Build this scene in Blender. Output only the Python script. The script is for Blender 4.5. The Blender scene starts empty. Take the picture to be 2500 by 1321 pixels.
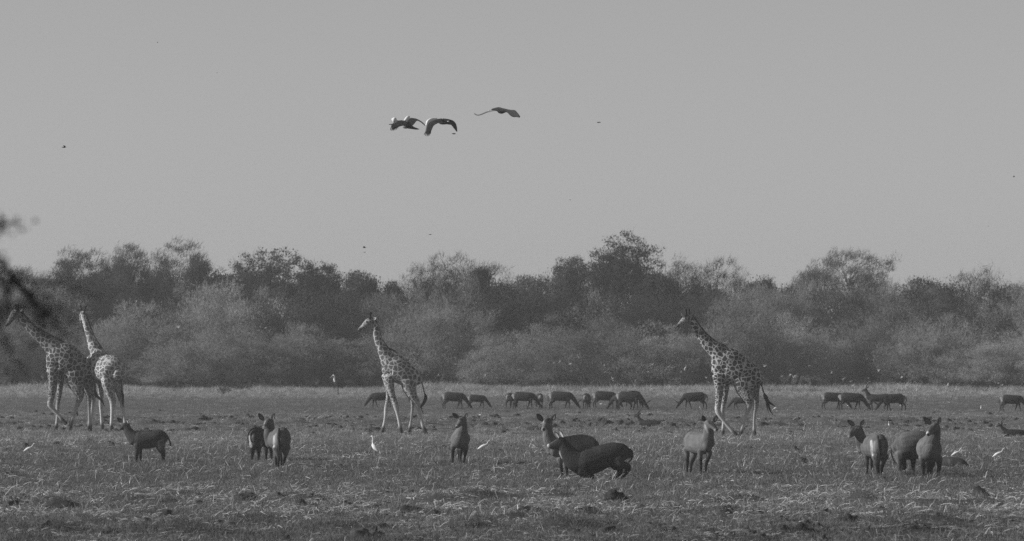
import bpy, math, random
import numpy as np
from mathutils import Vector, noise as mnoise

C = bpy.context.scene.collection
scn = bpy.context.scene
R = math.radians

# ------------------------------------------------------------------ camera, sky, sun, exposure
CAM_H = 4.05                    # metres above the plain
F = 13889.0                     # focal length in photo pixels (photo 2500 wide)
HOR = 800.0                     # photo row of the true horizon
cam_d = bpy.data.cameras.new('camera')
cam = bpy.data.objects.new('camera', cam_d)
C.objects.link(cam)
cam.location = (0, 0, CAM_H)
cam.rotation_euler = (R(90), 0, 0)
cam_d.sensor_width = 36.0
cam_d.lens = 36.0 * F / 2500.0
cam_d.shift_y = (HOR - 660.5) / 2500.0
cam_d.clip_start = 0.5
cam_d.clip_end = 20000
cam_d.dof.use_dof = True
cam_d.dof.focus_distance = 168.0
cam_d.dof.aperture_fstop = 3.3
cam_d.dof.aperture_blades = 7
scn.camera = cam

SUN_EL, SUN_AZ = R(24.0), R(-92.0)   # azimuth clockwise from +Y (view direction): low sun straight from the left
world = bpy.data.worlds.new('World')
scn.world = world
world.use_nodes = True
wt = world.node_tree
wt.nodes.clear()
sky = wt.nodes.new('ShaderNodeTexSky')
sky.sky_type = 'NISHITA'
sky.sun_disc = False
sky.sun_elevation = SUN_EL
sky.sun_rotation = SUN_AZ
sky.dust_density = 0.2
sky.air_density = 1.0
bw = wt.nodes.new('ShaderNodeRGBToBW')
bg = wt.nodes.new('ShaderNodeBackground')
bg.inputs['Strength'].default_value = 0.07
wo = wt.nodes.new('ShaderNodeOutputWorld')
wt.links.new(sky.outputs[0], bw.inputs[0])
wt.links.new(bw.outputs[0], bg.inputs['Color'])
wt.links.new(bg.outputs[0], wo.inputs['Surface'])

sl = bpy.data.lights.new('sun', 'SUN')
sl.energy = 5.0
sl.angle = R(0.6)
sl.color = (1.0, 1.0, 1.0)
sun = bpy.data.objects.new('sun', sl)
C.objects.link(sun)
sd = Vector((math.sin(SUN_AZ) * math.cos(SUN_EL), math.cos(SUN_AZ) * math.cos(SUN_EL), math.sin(SUN_EL)))
sun.rotation_euler = sd.to_track_quat('Z', 'Y').to_euler()
sun.location = (-60, 0, 60)

scn.view_settings.view_transform = 'Standard'
scn.view_settings.look = 'None'
scn.view_settings.exposure = 0.0
scn.view_settings.gamma = 1.0
scn.view_settings.use_curve_mapping = False
scn.render.engine = 'CYCLES'
scn.cycles.max_bounces = 5
scn.cycles.diffuse_bounces = 3
scn.cycles.volume_bounces = 1
scn.cycles.use_denoising = False
scn.cycles.volume_step_rate = 10
scn.render.film_transparent = False

HAZE = 0.00034
rng = np.random.default_rng(7)

# ------------------------------------------------------------------ helpers
def depth_of(py):                       # metres to a ground point seen at photo row py
    return CAM_H * F / (py - HOR)

def ground_at(px, py):
    Y = depth_of(py)
    return ((px - 1250.0) / F * Y, Y)

def tag(o, label=None, cat=None, group=None, kind=None):
    if label: o['label'] = label
    if cat: o['category'] = cat
    if group: o['group'] = group
    if kind: o['kind'] = kind
    return o

def empty(name, loc=(0, 0, 0), rz=0.0):
    o = bpy.data.objects.new(name, None)
    o.empty_display_size = 0.2
    C.objects.link(o)
    o.location = loc
    o.rotation_euler = (0, 0, rz)
    return o

def mesh_np(name, V, Q=None, T=None, smooth=True):
    V = np.asarray(V, dtype=np.float32).reshape(-1, 3)
    me = bpy.data.meshes.new(name)
    loops, starts = [], []
    n = 0
    if Q is not None and len(Q):
        Q = np.asarray(Q, dtype=np.int32).reshape(-1, 4)
        loops.append(Q.ravel()); starts.append(np.arange(len(Q)) * 4); n += Q.size
    if T is not None and len(T):
        T = np.asarray(T, dtype=np.int32).reshape(-1, 3)
        loops.append(T.ravel()); starts.append(n + np.arange(len(T)) * 3)
    loops = np.concatenate(loops).astype(np.int32)
    starts = np.concatenate(starts).astype(np.int32)
    me.vertices.add(len(V)); me.vertices.foreach_set('co', V.ravel())
    me.loops.add(len(loops)); me.loops.foreach_set('vertex_index', loops)
    me.polygons.add(len(starts)); me.polygons.foreach_set('loop_start', starts)
    me.update(calc_edges=True)
    me.validate()
    if smooth:
        me.polygons.foreach_set('use_smooth', np.ones(len(me.polygons), dtype=bool))
    return me

def set_attr(me, name, vals):
    a = me.attributes.new(name, 'FLOAT', 'POINT')
    a.data.foreach_set('value', np.asarray(vals, dtype=np.float32))

def obj(name, me, mat=None, parent=None, loc=None):
    o = bpy.data.objects.new(name, me)
    C.objects.link(o)
    if mat is not None and not me.materials:
        me.materials.append(mat)
    if parent is not None: o.parent = parent
    if loc is not None: o.location = loc
    return o

def catmull(P, sub):
    """smooth resampling of rows of P"""
    P = np.asarray(P, dtype=float)
    if len(P) < 3 or sub < 2: 
        if len(P) == 2 and sub > 1:
            t = np.linspace(0, 1, sub + 1)[:, None]
            return P[0] * (1 - t) + P[1] * t
        return P
    ext = np.vstack([2 * P[0] - P[1], P, 2 * P[-1] - P[-2]])
    out = []
    for i in range(len(P) - 1):
        p0, p1, p2, p3 = ext[i], ext[i + 1], ext[i + 2], ext[i + 3]
        for k in range(sub):
            t = k / sub
            out.append(0.5 * (2 * p1 + (p2 - p0) * t + (2 * p0 - 5 * p1 + 4 * p2 - p3) * t * t + (3 * p1 - 3 * p2 + p3 - p0) * t ** 3))
    out.append(P[-1])
    return np.array(out)

def tube(P, ru, rs, lat=(0, 1, 0), n=12, cap=(1.0, 1.0)):
    """closed tube of elliptical rings along P: rs is the half-size along lat, ru the half-size across it"""
    P = np.asarray(P, float); ru = np.asarray(ru, float); rs = np.asarray(rs, float)
    m = len(P)
    t = np.gradient(P, axis=0)
    t /= np.linalg.norm(t, axis=1)[:, None] + 1e-9
    lat = np.broadcast_to(np.asarray(lat, float), P.shape)
    # rounded ends
    def capped(P0, t0, a, b, k):
        rows = []
        r = min(a, b) * k
        for f in (0.45, 0.8, 0.97):
            rows.append((P0 + t0 * r * f, a * math.sqrt(1 - f * f), b * math.sqrt(1 - f * f), t0))
        return rows
    rows = [(P[i], ru[i], rs[i], t[i], lat[i]) for i in range(m)]
    pre = [(p, a, b, t[0], lat[0]) for p, a, b, _ in capped(P[0], -t[0], ru[0], rs[0], cap[0])][::-1] if cap[0] > 0 else []
    post = [(p, a, b, t[-1], lat[-1]) for p, a, b, _ in capped(P[-1], t[-1], ru[-1], rs[-1], cap[1])] if cap[1] > 0 else []
    rows = pre + rows + post
    ang = np.arange(n) / n * 2 * math.pi
    V = []
    for p, a, b, tt, l in rows:
        s = l - np.dot(l, tt) * tt
        if np.linalg.norm(s) < 1e-3:
            s = np.array([1.0, 0, 0]) - tt[0] * tt
            if np.linalg.norm(s) < 1e-2: s = np.array([0, 0, 1.0]) - tt[2] * tt
        s /= np.linalg.norm(s)
        u = np.cross(tt, s)
        V.append(p + np.cos(ang)[:, None] * s * b + np.sin(ang)[:, None] * u * a)
    k = len(rows)
    V = np.vstack(V + [rows[0][0][None], rows[-1][0][None]])
    i = np.arange(k - 1)[:, None] * n; j = np.arange(n)[None, :]
    Q = np.stack([i + j, i + (j + 1) % n, i + n + (j + 1) % n, i + n + j], -1).reshape(-1, 4)
    a0 = len(V) - 2; a1 = len(V) - 1
    jj = np.arange(n)
    T = np.vstack([np.stack([np.full(n, a0), (jj + 1) % n, jj], -1), np.stack([np.full(n, a1), (k - 1) * n + jj, (k - 1) * n + (jj + 1) % n], -1)])
    return V, Q, T

class Build:
    """collects tubes and triangles of one mesh"""
    def __init__(self): self.V = []; self.Q = []; self.T = []; self.n = 0; self.tone = []
    def add(self, V, Q=None, T=None, tone=None):
        self.V.append(np.asarray(V, float))
        if Q is not None and len(Q): self.Q.append(np.asarray(Q) + self.n)
        if T is not None and len(T): self.T.append(np.asarray(T) + self.n)
        self.tone.append(np.full(len(V), 0.0) if tone is None else np.broadcast_to(np.asarray(tone, float), (len(V),)))
        self.n += len(V)
    def mesh(self, name, smooth=True, tone=False):
        me = mesh_np(name, np.vstack(self.V), np.vstack(self.Q) if self.Q else None, np.vstack(self.T) if self.T else None, smooth)
        if tone: set_attr(me, 'tone', np.concatenate(self.tone))
        return me

def remeshed(name, b, voxel, smooth=3):
    """one continuous skin over overlapping tubes"""
    me = b.mesh('tmp')
    o = bpy.data.objects.new('tmp', me)
    C.objects.link(o)
    m = o.modifiers.new('r', 'REMESH'); m.mode = 'VOXEL'; m.voxel_size = voxel; m.use_smooth_shade = True
    if smooth:
        s = o.modifiers.new('s', 'SMOOTH'); s.factor = 0.5; s.iterations = smooth
    dg = bpy.context.evaluated_depsgraph_get()
    dg.update()
    res = bpy.data.meshes.new_from_object(o.evaluated_get(dg), depsgraph=dg)
    bpy.data.objects.remove(o); bpy.data.meshes.remove(me)
    res.name = name
    res.polygons.foreach_set('use_smooth', np.ones(len(res.polygons), dtype=bool))
    return res

def coords(me):
    a = np.empty(len(me.vertices) * 3, dtype=np.float32)
    me.vertices.foreach_get('co', a)
    return a.reshape(-1, 3).astype(float)

# ------------------------------------------------------------------ materials (the photograph is black and white: every colour is a grey)
def new_mat(name, rough=0.85, spec=0.2):
    m = bpy.data.materials.new(name)
    m.use_nodes = True
    nt = m.node_tree
    b = nt.nodes['Principled BSDF']
    b.inputs['Roughness'].default_value = rough
    b.inputs['Specular IOR Level'].default_value = spec
    return m, nt, b

def N(nt, typ, **kw):
    n = nt.nodes.new(typ)
    for k, v in kw.items(): setattr(n, k, v)
    return n

def mth(nt, op, a, b=None, c=None, clamp=False):
    n = nt.nodes.new('ShaderNodeMath'); n.operation = op; n.use_clamp = clamp
    for i, v in enumerate((a, b, c)):
        if v is None: continue
        if isinstance(v, (int, float)): n.inputs[i].default_value = v
        else: nt.links.new(v, n.inputs[i])
    return n.outputs[0]

def nz(nt, vec, scale, detail=3.0, rough=0.55):
    n = nt.nodes.new('ShaderNodeTexNoise'); n.inputs['Scale'].default_value = scale
    n.inputs['Detail'].default_value = detail; n.inputs['Roughness'].default_value = rough
    if vec is not None: nt.links.new(vec, n.inputs['Vector'])
    return n.outputs['Fac']

def mat_plain(name, tone, var=0.35, scale=6.0, rough=0.9, spec=0.15, bump=0.0, bscale=60, rnd=0.0):
    m, nt, b = new_mat(name, rough, spec)
    tc = N(nt, 'ShaderNodeTexCoord')
    f = nz(nt, tc.outputs['Object'], scale, 4.0)
    v = mth(nt, 'MULTIPLY', mth(nt, 'ADD', mth(nt, 'MULTIPLY', f, 2 * var), 1 - var), tone)
    if rnd:
        oi = N(nt, 'ShaderNodeObjectInfo')
        v = mth(nt, 'MULTIPLY', v, mth(nt, 'ADD', mth(nt, 'MULTIPLY', oi.outputs['Random'], 2 * rnd), 1 - rnd))
    nt.links.new(v, b.inputs['Base Color'])
    if bump:
        bn = N(nt, 'ShaderNodeBump'); bn.inputs['Strength'].default_value = bump
        nt.links.new(nz(nt, tc.outputs['Object'], bscale, 3.0), bn.inputs['Height'])
        nt.links.new(bn.outputs[0], b.inputs['Normal'])
    return m

def mat_tone(name, var=0.3, scale=9.0, rough=0.85, spec=0.2, bump=0.25, bscale=45, stretch=(1, 1, 0.35)):
    """albedo read from the mesh attribute 'tone' with coat-like streaks"""
    m, nt, b = new_mat(name, rough, spec)
    tc = N(nt, 'ShaderNodeTexCoord')
    mp = N(nt, 'ShaderNodeMapping'); mp.inputs['Scale'].default_value = stretch
    nt.links.new(tc.outputs['Object'], mp.inputs['Vector'])
    at = N(nt, 'ShaderNodeAttribute'); at.attribute_name = 'tone'
    f = nz(nt, mp.outputs[0], scale, 4.0)
    f3 = nz(nt, tc.outputs['Object'], 4.0, 3.0)
    v = mth(nt, 'MULTIPLY', mth(nt, 'ADD', mth(nt, 'MULTIPLY', f, 2 * var), 1 - var), mth(nt, 'MULTIPLY', mth(nt, 'ADD', mth(nt, 'MULTIPLY', f3, 1.3), .35), at.outputs['Fac']))
    nt.links.new(v, b.inputs['Base Color'])
    bn = N(nt, 'ShaderNodeBump'); bn.inputs['Strength'].default_value = bump; bn.inputs['Distance'].default_value = 0.03
    nt.links.new(nz(nt, mp.outputs[0], bscale, 3.0), bn.inputs['Height'])
    nt.links.new(bn.outputs[0], b.inputs['Normal'])
    return m
# ------------------------------------------------------------------ the plain
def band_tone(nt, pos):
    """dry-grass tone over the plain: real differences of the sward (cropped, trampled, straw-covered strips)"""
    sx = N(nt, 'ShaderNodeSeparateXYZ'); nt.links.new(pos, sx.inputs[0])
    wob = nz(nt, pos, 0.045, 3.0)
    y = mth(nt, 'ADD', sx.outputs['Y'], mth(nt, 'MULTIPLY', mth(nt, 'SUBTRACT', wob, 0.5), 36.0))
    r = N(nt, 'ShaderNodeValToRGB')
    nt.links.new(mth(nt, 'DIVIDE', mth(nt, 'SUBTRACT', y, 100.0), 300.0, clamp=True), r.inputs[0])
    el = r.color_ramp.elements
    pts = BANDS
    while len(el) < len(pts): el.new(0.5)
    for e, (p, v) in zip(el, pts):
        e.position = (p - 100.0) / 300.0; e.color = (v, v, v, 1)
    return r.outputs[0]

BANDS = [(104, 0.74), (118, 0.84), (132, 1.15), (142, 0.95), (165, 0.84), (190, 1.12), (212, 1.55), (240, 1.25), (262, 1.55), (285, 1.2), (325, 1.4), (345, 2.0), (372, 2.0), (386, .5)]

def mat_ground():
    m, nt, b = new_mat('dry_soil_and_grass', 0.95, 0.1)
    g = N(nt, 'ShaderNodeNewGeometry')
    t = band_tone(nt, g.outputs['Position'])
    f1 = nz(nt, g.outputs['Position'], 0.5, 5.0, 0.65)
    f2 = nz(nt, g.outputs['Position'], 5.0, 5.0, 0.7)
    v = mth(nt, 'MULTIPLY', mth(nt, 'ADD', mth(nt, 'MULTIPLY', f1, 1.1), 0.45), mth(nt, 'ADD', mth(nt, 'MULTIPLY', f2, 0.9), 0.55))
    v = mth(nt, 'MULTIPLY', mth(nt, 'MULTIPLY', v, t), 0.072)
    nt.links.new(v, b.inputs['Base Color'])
    bn = N(nt, 'ShaderNodeBump'); bn.inputs['Strength'].default_value = 0.8; bn.inputs['Distance'].default_value = 0.05
    nt.links.new(nz(nt, g.outputs['Position'], 9.0, 5.0, 0.7), bn.inputs['Height'])
    nt.links.new(bn.outputs[0], b.inputs['Normal'])
    return m

def vnoise2(x, y, seed=0):
    """smooth value noise on numpy arrays"""
    xi = np.floor(x).astype(np.int64); yi = np.floor(y).astype(np.int64)
    xf = x - xi; yf = y - yi
    xf = xf * xf * (3 - 2 * xf); yf = yf * yf * (3 - 2 * yf)
    def h(a, b):
        n = (a * 374761393 + b * 668265263 + seed * 1442695041) & 0xFFFFFFFF
        n = ((n ^ (n >> 13)) * 1274126177) & 0xFFFFFFFF
        return ((n ^ (n >> 16)) & 0xFFFF) / 65535.0
    return (h(xi, yi) * (1 - xf) + h(xi + 1, yi) * xf) * (1 - yf) + (h(xi, yi + 1) * (1 - xf) + h(xi + 1, yi + 1) * xf) * yf

def rough_band(y):
    """how clod-strewn a strip of the plain is, by distance"""
    return (np.exp(-((y - 241) / 15.0) ** 2) + 1.2 * np.exp(-((y - 134) / 5.0) ** 2) + 1.1 * np.exp(-((y - 114) / 8.0) ** 2) + 0.12)

def ground_z(x, y):
    x = np.asarray(x, float); y = np.asarray(y, float)
    k = rough_band(y)
    z = (vnoise2(x / 6, y / 9, 1) - .5) * 0.05
    z = z + (np.maximum(vnoise2(x / 0.9, y / 2.2, 2) - .52, 0) * 0.42 + (vnoise2(x / .35, y / .8, 3) - .5) * 0.07) * k
    return z * np.clip((900 - y) / 300, 0, 1)

ys = np.concatenate([np.linspace(-60, 95, 40), np.linspace(96, 280, 400), np.linspace(281, 420, 90), np.linspace(430, 900, 16)])
xs = np.concatenate([np.linspace(-900, -46, 14), np.linspace(-44, 44, 290), np.linspace(46, 900, 14)])
GX, GY = np.meshgrid(xs, ys)
GZ = ground_z(GX, GY)
nx, ny = len(xs), len(ys)
ii = np.arange(ny - 1)[:, None] * nx; jj = np.arange(nx - 1)[None, :]
GQ = np.stack([ii + jj, ii + jj + 1, ii + nx + jj + 1, ii + nx + jj], -1).reshape(-1, 4)
ground = obj('ground', mesh_np('ground', np.stack([GX, GY, GZ], -1).reshape(-1, 3), GQ), mat_ground())
tag(ground, kind='structure')

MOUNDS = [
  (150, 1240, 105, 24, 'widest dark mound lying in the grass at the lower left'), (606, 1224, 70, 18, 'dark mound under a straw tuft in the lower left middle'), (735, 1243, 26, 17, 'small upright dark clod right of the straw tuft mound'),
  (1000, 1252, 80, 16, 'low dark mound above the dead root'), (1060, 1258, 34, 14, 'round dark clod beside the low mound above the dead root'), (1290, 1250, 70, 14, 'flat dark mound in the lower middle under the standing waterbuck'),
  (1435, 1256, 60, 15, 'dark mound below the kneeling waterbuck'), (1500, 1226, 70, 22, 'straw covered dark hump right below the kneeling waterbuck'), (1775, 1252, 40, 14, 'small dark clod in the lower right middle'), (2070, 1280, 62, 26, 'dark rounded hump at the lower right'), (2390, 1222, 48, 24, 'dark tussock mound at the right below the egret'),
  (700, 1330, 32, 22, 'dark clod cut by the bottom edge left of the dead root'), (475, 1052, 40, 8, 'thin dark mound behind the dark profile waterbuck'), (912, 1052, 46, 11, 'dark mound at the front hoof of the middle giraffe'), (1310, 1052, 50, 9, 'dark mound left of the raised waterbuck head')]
# ------------------------------------------------------------------ grass, straw and clods scattered over the plain
def scatter(name, proto_meshes, P, rot, scl, mat, label, cat=None):
    """one stuff object: points carrying instances of the given small meshes"""
    me = bpy.data.meshes.new(name)
    me.vertices.add(len(P)); me.vertices.foreach_set('co', np.asarray(P, np.float32).ravel())
    a = me.attributes.new('rot', 'FLOAT_VECTOR', 'POINT'); a.data.foreach_set('vector', np.asarray(rot, np.float32).ravel())
    a = me.attributes.new('scl', 'FLOAT_VECTOR', 'POINT'); a.data.foreach_set('vector', np.asarray(scl, np.float32).ravel())
    a = me.attributes.new('idx', 'INT', 'POINT'); a.data.foreach_set('value', rng.integers(0, len(proto_meshes), len(P)).astype(np.int32))
    me.materials.append(mat)
    o = obj(name, me)
    ng = bpy.data.node_groups.new(name + '_nodes', 'GeometryNodeTree')
    ng.interface.new_socket('Geometry', in_out='INPUT', socket_type='NodeSocketGeometry')
    ng.interface.new_socket('Geometry', in_out='OUTPUT', socket_type='NodeSocketGeometry')
    gi = ng.nodes.new('NodeGroupInput'); go = ng.nodes.new('NodeGroupOutput')
    g2i = ng.nodes.new('GeometryNodeGeometryToInstance')
    for pm in proto_meshes[::-1]:
        po = bpy.data.objects.new(pm.name, pm)           # source shape only, never linked to the scene
        oi = ng.nodes.new('GeometryNodeObjectInfo'); oi.inputs['Object'].default_value = po
        ng.links.new(oi.outputs['Geometry'], g2i.inputs[0])
    iop = ng.nodes.new('GeometryNodeInstanceOnPoints')
    def at(nm, ty):
        n = ng.nodes.new('GeometryNodeInputNamedAttribute'); n.data_type = ty; n.inputs['Name'].default_value = nm
        return n.outputs['Attribute']
    ng.links.new(gi.outputs[0], iop.inputs['Points'])
    ng.links.new(g2i.outputs[0], iop.inputs['Instance'])
    iop.inputs['Pick Instance'].default_value = True
    ng.links.new(at('idx', 'INT'), iop.inputs['Instance Index'])
    e2r = ng.nodes.new('FunctionNodeEulerToRotation')
    ng.links.new(at('rot', 'FLOAT_VECTOR'), e2r.inputs[0]); ng.links.new(e2r.outputs[0], iop.inputs['Rotation'])
    ng.links.new(at('scl', 'FLOAT_VECTOR'), iop.inputs['Scale'])
    ng.links.new(iop.outputs[0], go.inputs[0])
    md = o.modifiers.new('scatter', 'NODES'); md.node_group = ng
    tag(o, label, cat, kind='stuff')
    return o

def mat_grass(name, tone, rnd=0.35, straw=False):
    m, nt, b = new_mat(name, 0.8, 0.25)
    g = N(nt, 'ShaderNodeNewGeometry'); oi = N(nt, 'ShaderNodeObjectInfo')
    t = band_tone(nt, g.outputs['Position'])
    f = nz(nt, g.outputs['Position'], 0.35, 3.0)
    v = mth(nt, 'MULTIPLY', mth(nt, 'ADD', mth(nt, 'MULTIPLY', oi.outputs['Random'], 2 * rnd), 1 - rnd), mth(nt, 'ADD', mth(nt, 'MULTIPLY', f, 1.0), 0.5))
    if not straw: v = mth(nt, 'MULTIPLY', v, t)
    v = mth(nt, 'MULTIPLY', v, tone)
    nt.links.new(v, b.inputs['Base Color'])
    # thin blades let some light through
    tr = N(nt, 'ShaderNodeBsdfTranslucent'); nt.links.new(v, tr.inputs['Color'])
    mx = N(nt, 'ShaderNodeMixShader'); mx.inputs[0].default_value = 0.3
    out = nt.nodes['Material Output']
    nt.links.new(b.outputs[0], mx.inputs[1]); nt.links.new(tr.outputs[0], mx.inputs[2]); nt.links.new(mx.outputs[0], out.inputs['Surface'])
    return m

def blade(b, r, base, h, w, lean, az, bend=1.0, seg=3):
    d = np.array([math.cos(az), math.sin(az), 0]); s = np.array([-math.sin(az + r.normal(0, .6)), math.cos(az + r.normal(0, .6)), 0])
    V = []
    for k in range(seg + 1):
        t = k / seg
        p = base + d * lean * (t ** (1 + bend)) * h + np.array([0, 0, h * (t - 0.35 * lean * t * t)])
        ww = w * (1 - t * 0.85)
        V += [p - s * ww, p + s * ww]
    V = np.array(V)
    Q = [[2 * k, 2 * k + 1, 2 * k + 3, 2 * k + 2] for k in range(seg)]
    b.add(V, Q)

def clump_mesh(name, seed, n, spread, h, w, lean, mat):
    r = np.random.default_rng(seed); b = Build()
    for k in range(n):
        az = r.uniform(0, 2 * math.pi); rr = spread * math.sqrt(r.uniform())
        a2 = r.uniform(0, 2 * math.pi)
        blade(b, r, np.array([rr * math.cos(a2), rr * math.sin(a2), -0.01]), h * r.uniform(.5, 1.25), w * r.uniform(.7, 1.3), lean * r.uniform(.3, 1.6), az, seg=2)
    me = b.mesh(name, smooth=False); me.materials.append(mat); return me

def straw_mesh(name, seed, n, spread, L, w, mat):
    """bent dry stems lying on and leaning over the ground"""
    r = np.random.default_rng(seed); b = Build()
    for k in range(n):
        az = r.uniform(0, 2 * math.pi); p = np.array([r.uniform(-spread, spread), r.uniform(-spread, spread), r.uniform(0.01, .05)])
        l = L * r.uniform(.5, 1.3); el = r.uniform(-.1, .9) ** 2
        V = []; nseg = 4; turn = r.normal(0, .25)
        for q in range(nseg + 1):
            s = np.array([-math.sin(az), math.cos(az), 0]) * w * (1 - .5 * q / nseg); up = np.array([0, 0, w * .9])
            V += [p - s, p + s + up]
            p = p + np.array([math.cos(az) * math.cos(el), math.sin(az) * math.cos(el), math.sin(el)]) * l / nseg
            az += turn * .6; el -= r.uniform(0.0, .3)
        Q = [[2 * q, 2 * q + 1, 2 * q + 3, 2 * q + 2] for q in range(nseg)]
        b.add(np.array(V), Q)
    me = b.mesh(name, smooth=False); me.materials.append(mat); return me

def stalk_mesh(name, seed, mat):
    """one stiff dry stem, broken over once"""
    r = np.random.default_rng(seed); b = Build(); p = np.array([0, 0, -.02]); az = r.uniform(0, 6.28); el = r.uniform(.5, 1.4); w = .009
    V = []
    for q in range(4):
        s = np.array([-math.sin(az), math.cos(az), .4]) * w * (1 - .2 * q)
        V += [p - s, p + s]
        p = p + np.array([math.cos(az) * math.cos(el), math.sin(az) * math.cos(el), math.sin(el)]) * r.uniform(.06, .14)
        if q == 1: el -= r.uniform(.3, 1.6); az += r.normal(0, .6)
    b.add(np.array(V), [[2 * q, 2 * q + 1, 2 * q + 3, 2 * q + 2] for q in range(3)])
    me = b.mesh(name, smooth=False); me.materials.append(mat); return me

def lump_mesh(name, seed, mat, flat=0.5, nu=12, nv=8, amp=.6):
    """rough clod: a low dome of broken earth"""
    r = np.random.default_rng(seed); V = []; off = r.uniform(0, 50, 3)
    for i in range(nv):
        th = i / (nv - 1) * math.pi * 0.5
        for j in range(nu):
            ph = j / nu * 2 * math.pi
            d = np.array([math.sin(th) * math.cos(ph), math.sin(th) * math.sin(ph), math.cos(th)])
            k = 1 + amp * (mnoise.noise(Vector(d * 1.7 + off)) + .6 * mnoise.noise(Vector(d * 4.5 + off)))
            V.append(d * k * np.array([1, 1, flat]) + np.array([0, 0, -.06]))
    ii = np.arange(nv - 1)[:, None] * nu; jj = np.arange(nu)[None, :]
    Q = np.stack([ii + jj, ii + nu + jj, ii + nu + (jj + 1) % nu, ii + (jj + 1) % nu], -1).reshape(-1, 4)
    me = mesh_np(name, np.array(V), Q, None, smooth=False); me.materials.append(mat); return me

M_grass = mat_grass('dry_grass', 0.19, .55)
M_straw = mat_grass('pale_straw', 0.52, 0.4, straw=True)
M_clod = mat_plain('dark_earth', 0.06, .5, 4.0, .95, .1, .8, 20, rnd=.3)
clumps = [clump_mesh('grass_clump', 10 + k, 16, .16, .068, .0045, .9, M_grass) for k in range(5)]
tufts = [clump_mesh('grass_tuft', 30 + k, 26, .13, .17, .005, .8, M_grass) for k in range(4)]
straws = [straw_mesh('straw_bits', 50 + k, 8, .28, .17, .0075, M_straw) for k in range(5)]
stalks = [stalk_mesh('straw_stalk', 70 + k, M_straw) for k in range(5)]
clods = [lump_mesh('clod', 90 + k, M_clod) for k in range(6)]

def field(n, y0, y1, margin=1.25, power=1.0, keep=None):
    """points over the visible wedge of the plain between two distances, evenly per square metre (power 1) or thinning with distance"""
    y = y0 + (y1 - y0) * rng.uniform(size=n * 2) ** power
    hw = y * 1250 / F * margin
    x = rng.uniform(-1, 1, n * 2) * hw
    w = hw / hw.max()
    if power != 1.0: w = np.ones_like(w)
    ok = rng.uniform(size=n * 2) < w
    if keep is not None: ok &= rng.uniform(size=n * 2) < keep(x, y)
    x, y = x[ok][:n], y[ok][:n]
    return x, y

def place(x, y, smin, smax, tilt=.15, sx=None):
    P = np.stack([x, y, ground_z(x, y)], -1)
    n = len(x)
    rot = np.stack([rng.normal(0, tilt, n), rng.normal(0, tilt, n), rng.uniform(0, 6.28, n)], -1)
    s = rng.uniform(smin, smax, n)
    scl = np.stack([s, s, s * rng.uniform(.8, 1.2, n)], -1)
    return P, rot, scl

BARE = MOUNDS + [(905, 1324, 110, 30, '')]
def open_ground(x, y):
    """0 on the dug mounds and at the dead root, 1 elsewhere"""
    k = np.ones_like(x)
    for px_, py_, w_, h_, _l in BARE:
        X0, Y0 = ground_at(px_, py_); hw = w_ / F * Y0 * .5
        k *= 1 - .92 * ((np.abs(x - X0) < hw) & (np.abs(y - Y0 + .4) < 1.6))
    return k
patchy = lambda x, y: open_ground(x, y) * np.clip(1.5 * vnoise2(x / 2.2, y / 5.0, 11) + .15, 0, 1)
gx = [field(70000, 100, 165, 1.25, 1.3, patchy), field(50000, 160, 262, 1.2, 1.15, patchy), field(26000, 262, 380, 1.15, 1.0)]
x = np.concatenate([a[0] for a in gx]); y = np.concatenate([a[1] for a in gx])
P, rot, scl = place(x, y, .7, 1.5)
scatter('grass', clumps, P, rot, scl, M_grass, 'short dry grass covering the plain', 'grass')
tall = lambda x, y: np.clip(2.2 * vnoise2(x / 3.0, y / 6.0, 17) - .75, 0, 1)
tx = [field(5000, 102, 262, 1.2, 1.3, tall), field(7000, 325, 382, 1.15, 1.0)]
x = np.concatenate([a[0] for a in tx]); y = np.concatenate([a[1] for a in tx])
mx_, my_ = [], []
for px_, py_, w_, h_, _l in MOUNDS:                      # grass growing round and over the mounds
    X0, Y0 = ground_at(px_, py_); s_ = F / Y0; kk = int(3 + w_ * .16)
    mx_.append(X0 + rng.normal(0, w_ / s_ * .45, kk)); my_.append(Y0 + rng.uniform(-.5, .25, kk))
x = np.concatenate([x] + mx_); y = np.concatenate([y] + my_)
ex, ey = field(9000, 362, 385, 1.15, 1.0, lambda x, y: np.clip(2.4 * vnoise2(x / 2.2, y / 5, 41) - .5, 0, 1))
nt_ = len(x)
x = np.concatenate([x, ex]); y = np.concatenate([y, ey])
P, rot, scl = place(x, y, .6, 1.4)
scl[nt_:] *= (1 + 2.2 * vnoise2(ex / 3.5, ey / 9, 43) ** 2)[:, None]
scatter('grass_tufts', tufts, P, rot, scl, M_grass, 'taller tufts of dry grass on the plain', 'grass')
strawk = lambda x, y: open_ground(x, y) * np.clip(.25 + 1.3 * np.exp(-((y - 130) / 9) ** 2) + .8 * np.exp(-((y - 112) / 8) ** 2), 0, 1) * np.clip(1.6 * vnoise2(x / 1.6, y / 3.5, 21), 0, 1)
x, y = field(10000, 100, 265, 1.2, 1.7, strawk)
P, rot, scl = place(x, y, .5, 1.3, .1)
scl[:, 2] *= np.where(y < 118, .45, 1.0)
scatter('straw', straws, P, rot, scl, M_straw, 'pale broken straw littering the plain', 'straw')
x, y = field(9000, 102, 225, 1.2, 1.35, lambda x, y: np.clip(.25 + 1.3 * vnoise2(x / 2.5, y / 6, 51) ** 2, 0, 1) * open_ground(x, y))
P, rot, scl = place(x, y, .4, 1.15, .3)
scl[:, 2] *= np.where(y < 121, .5, 1.0)
scatter('straw_stalks', stalks, P, rot, scl, M_straw, 'single pale grass stalks standing in the cropped grass', 'straw')
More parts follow.
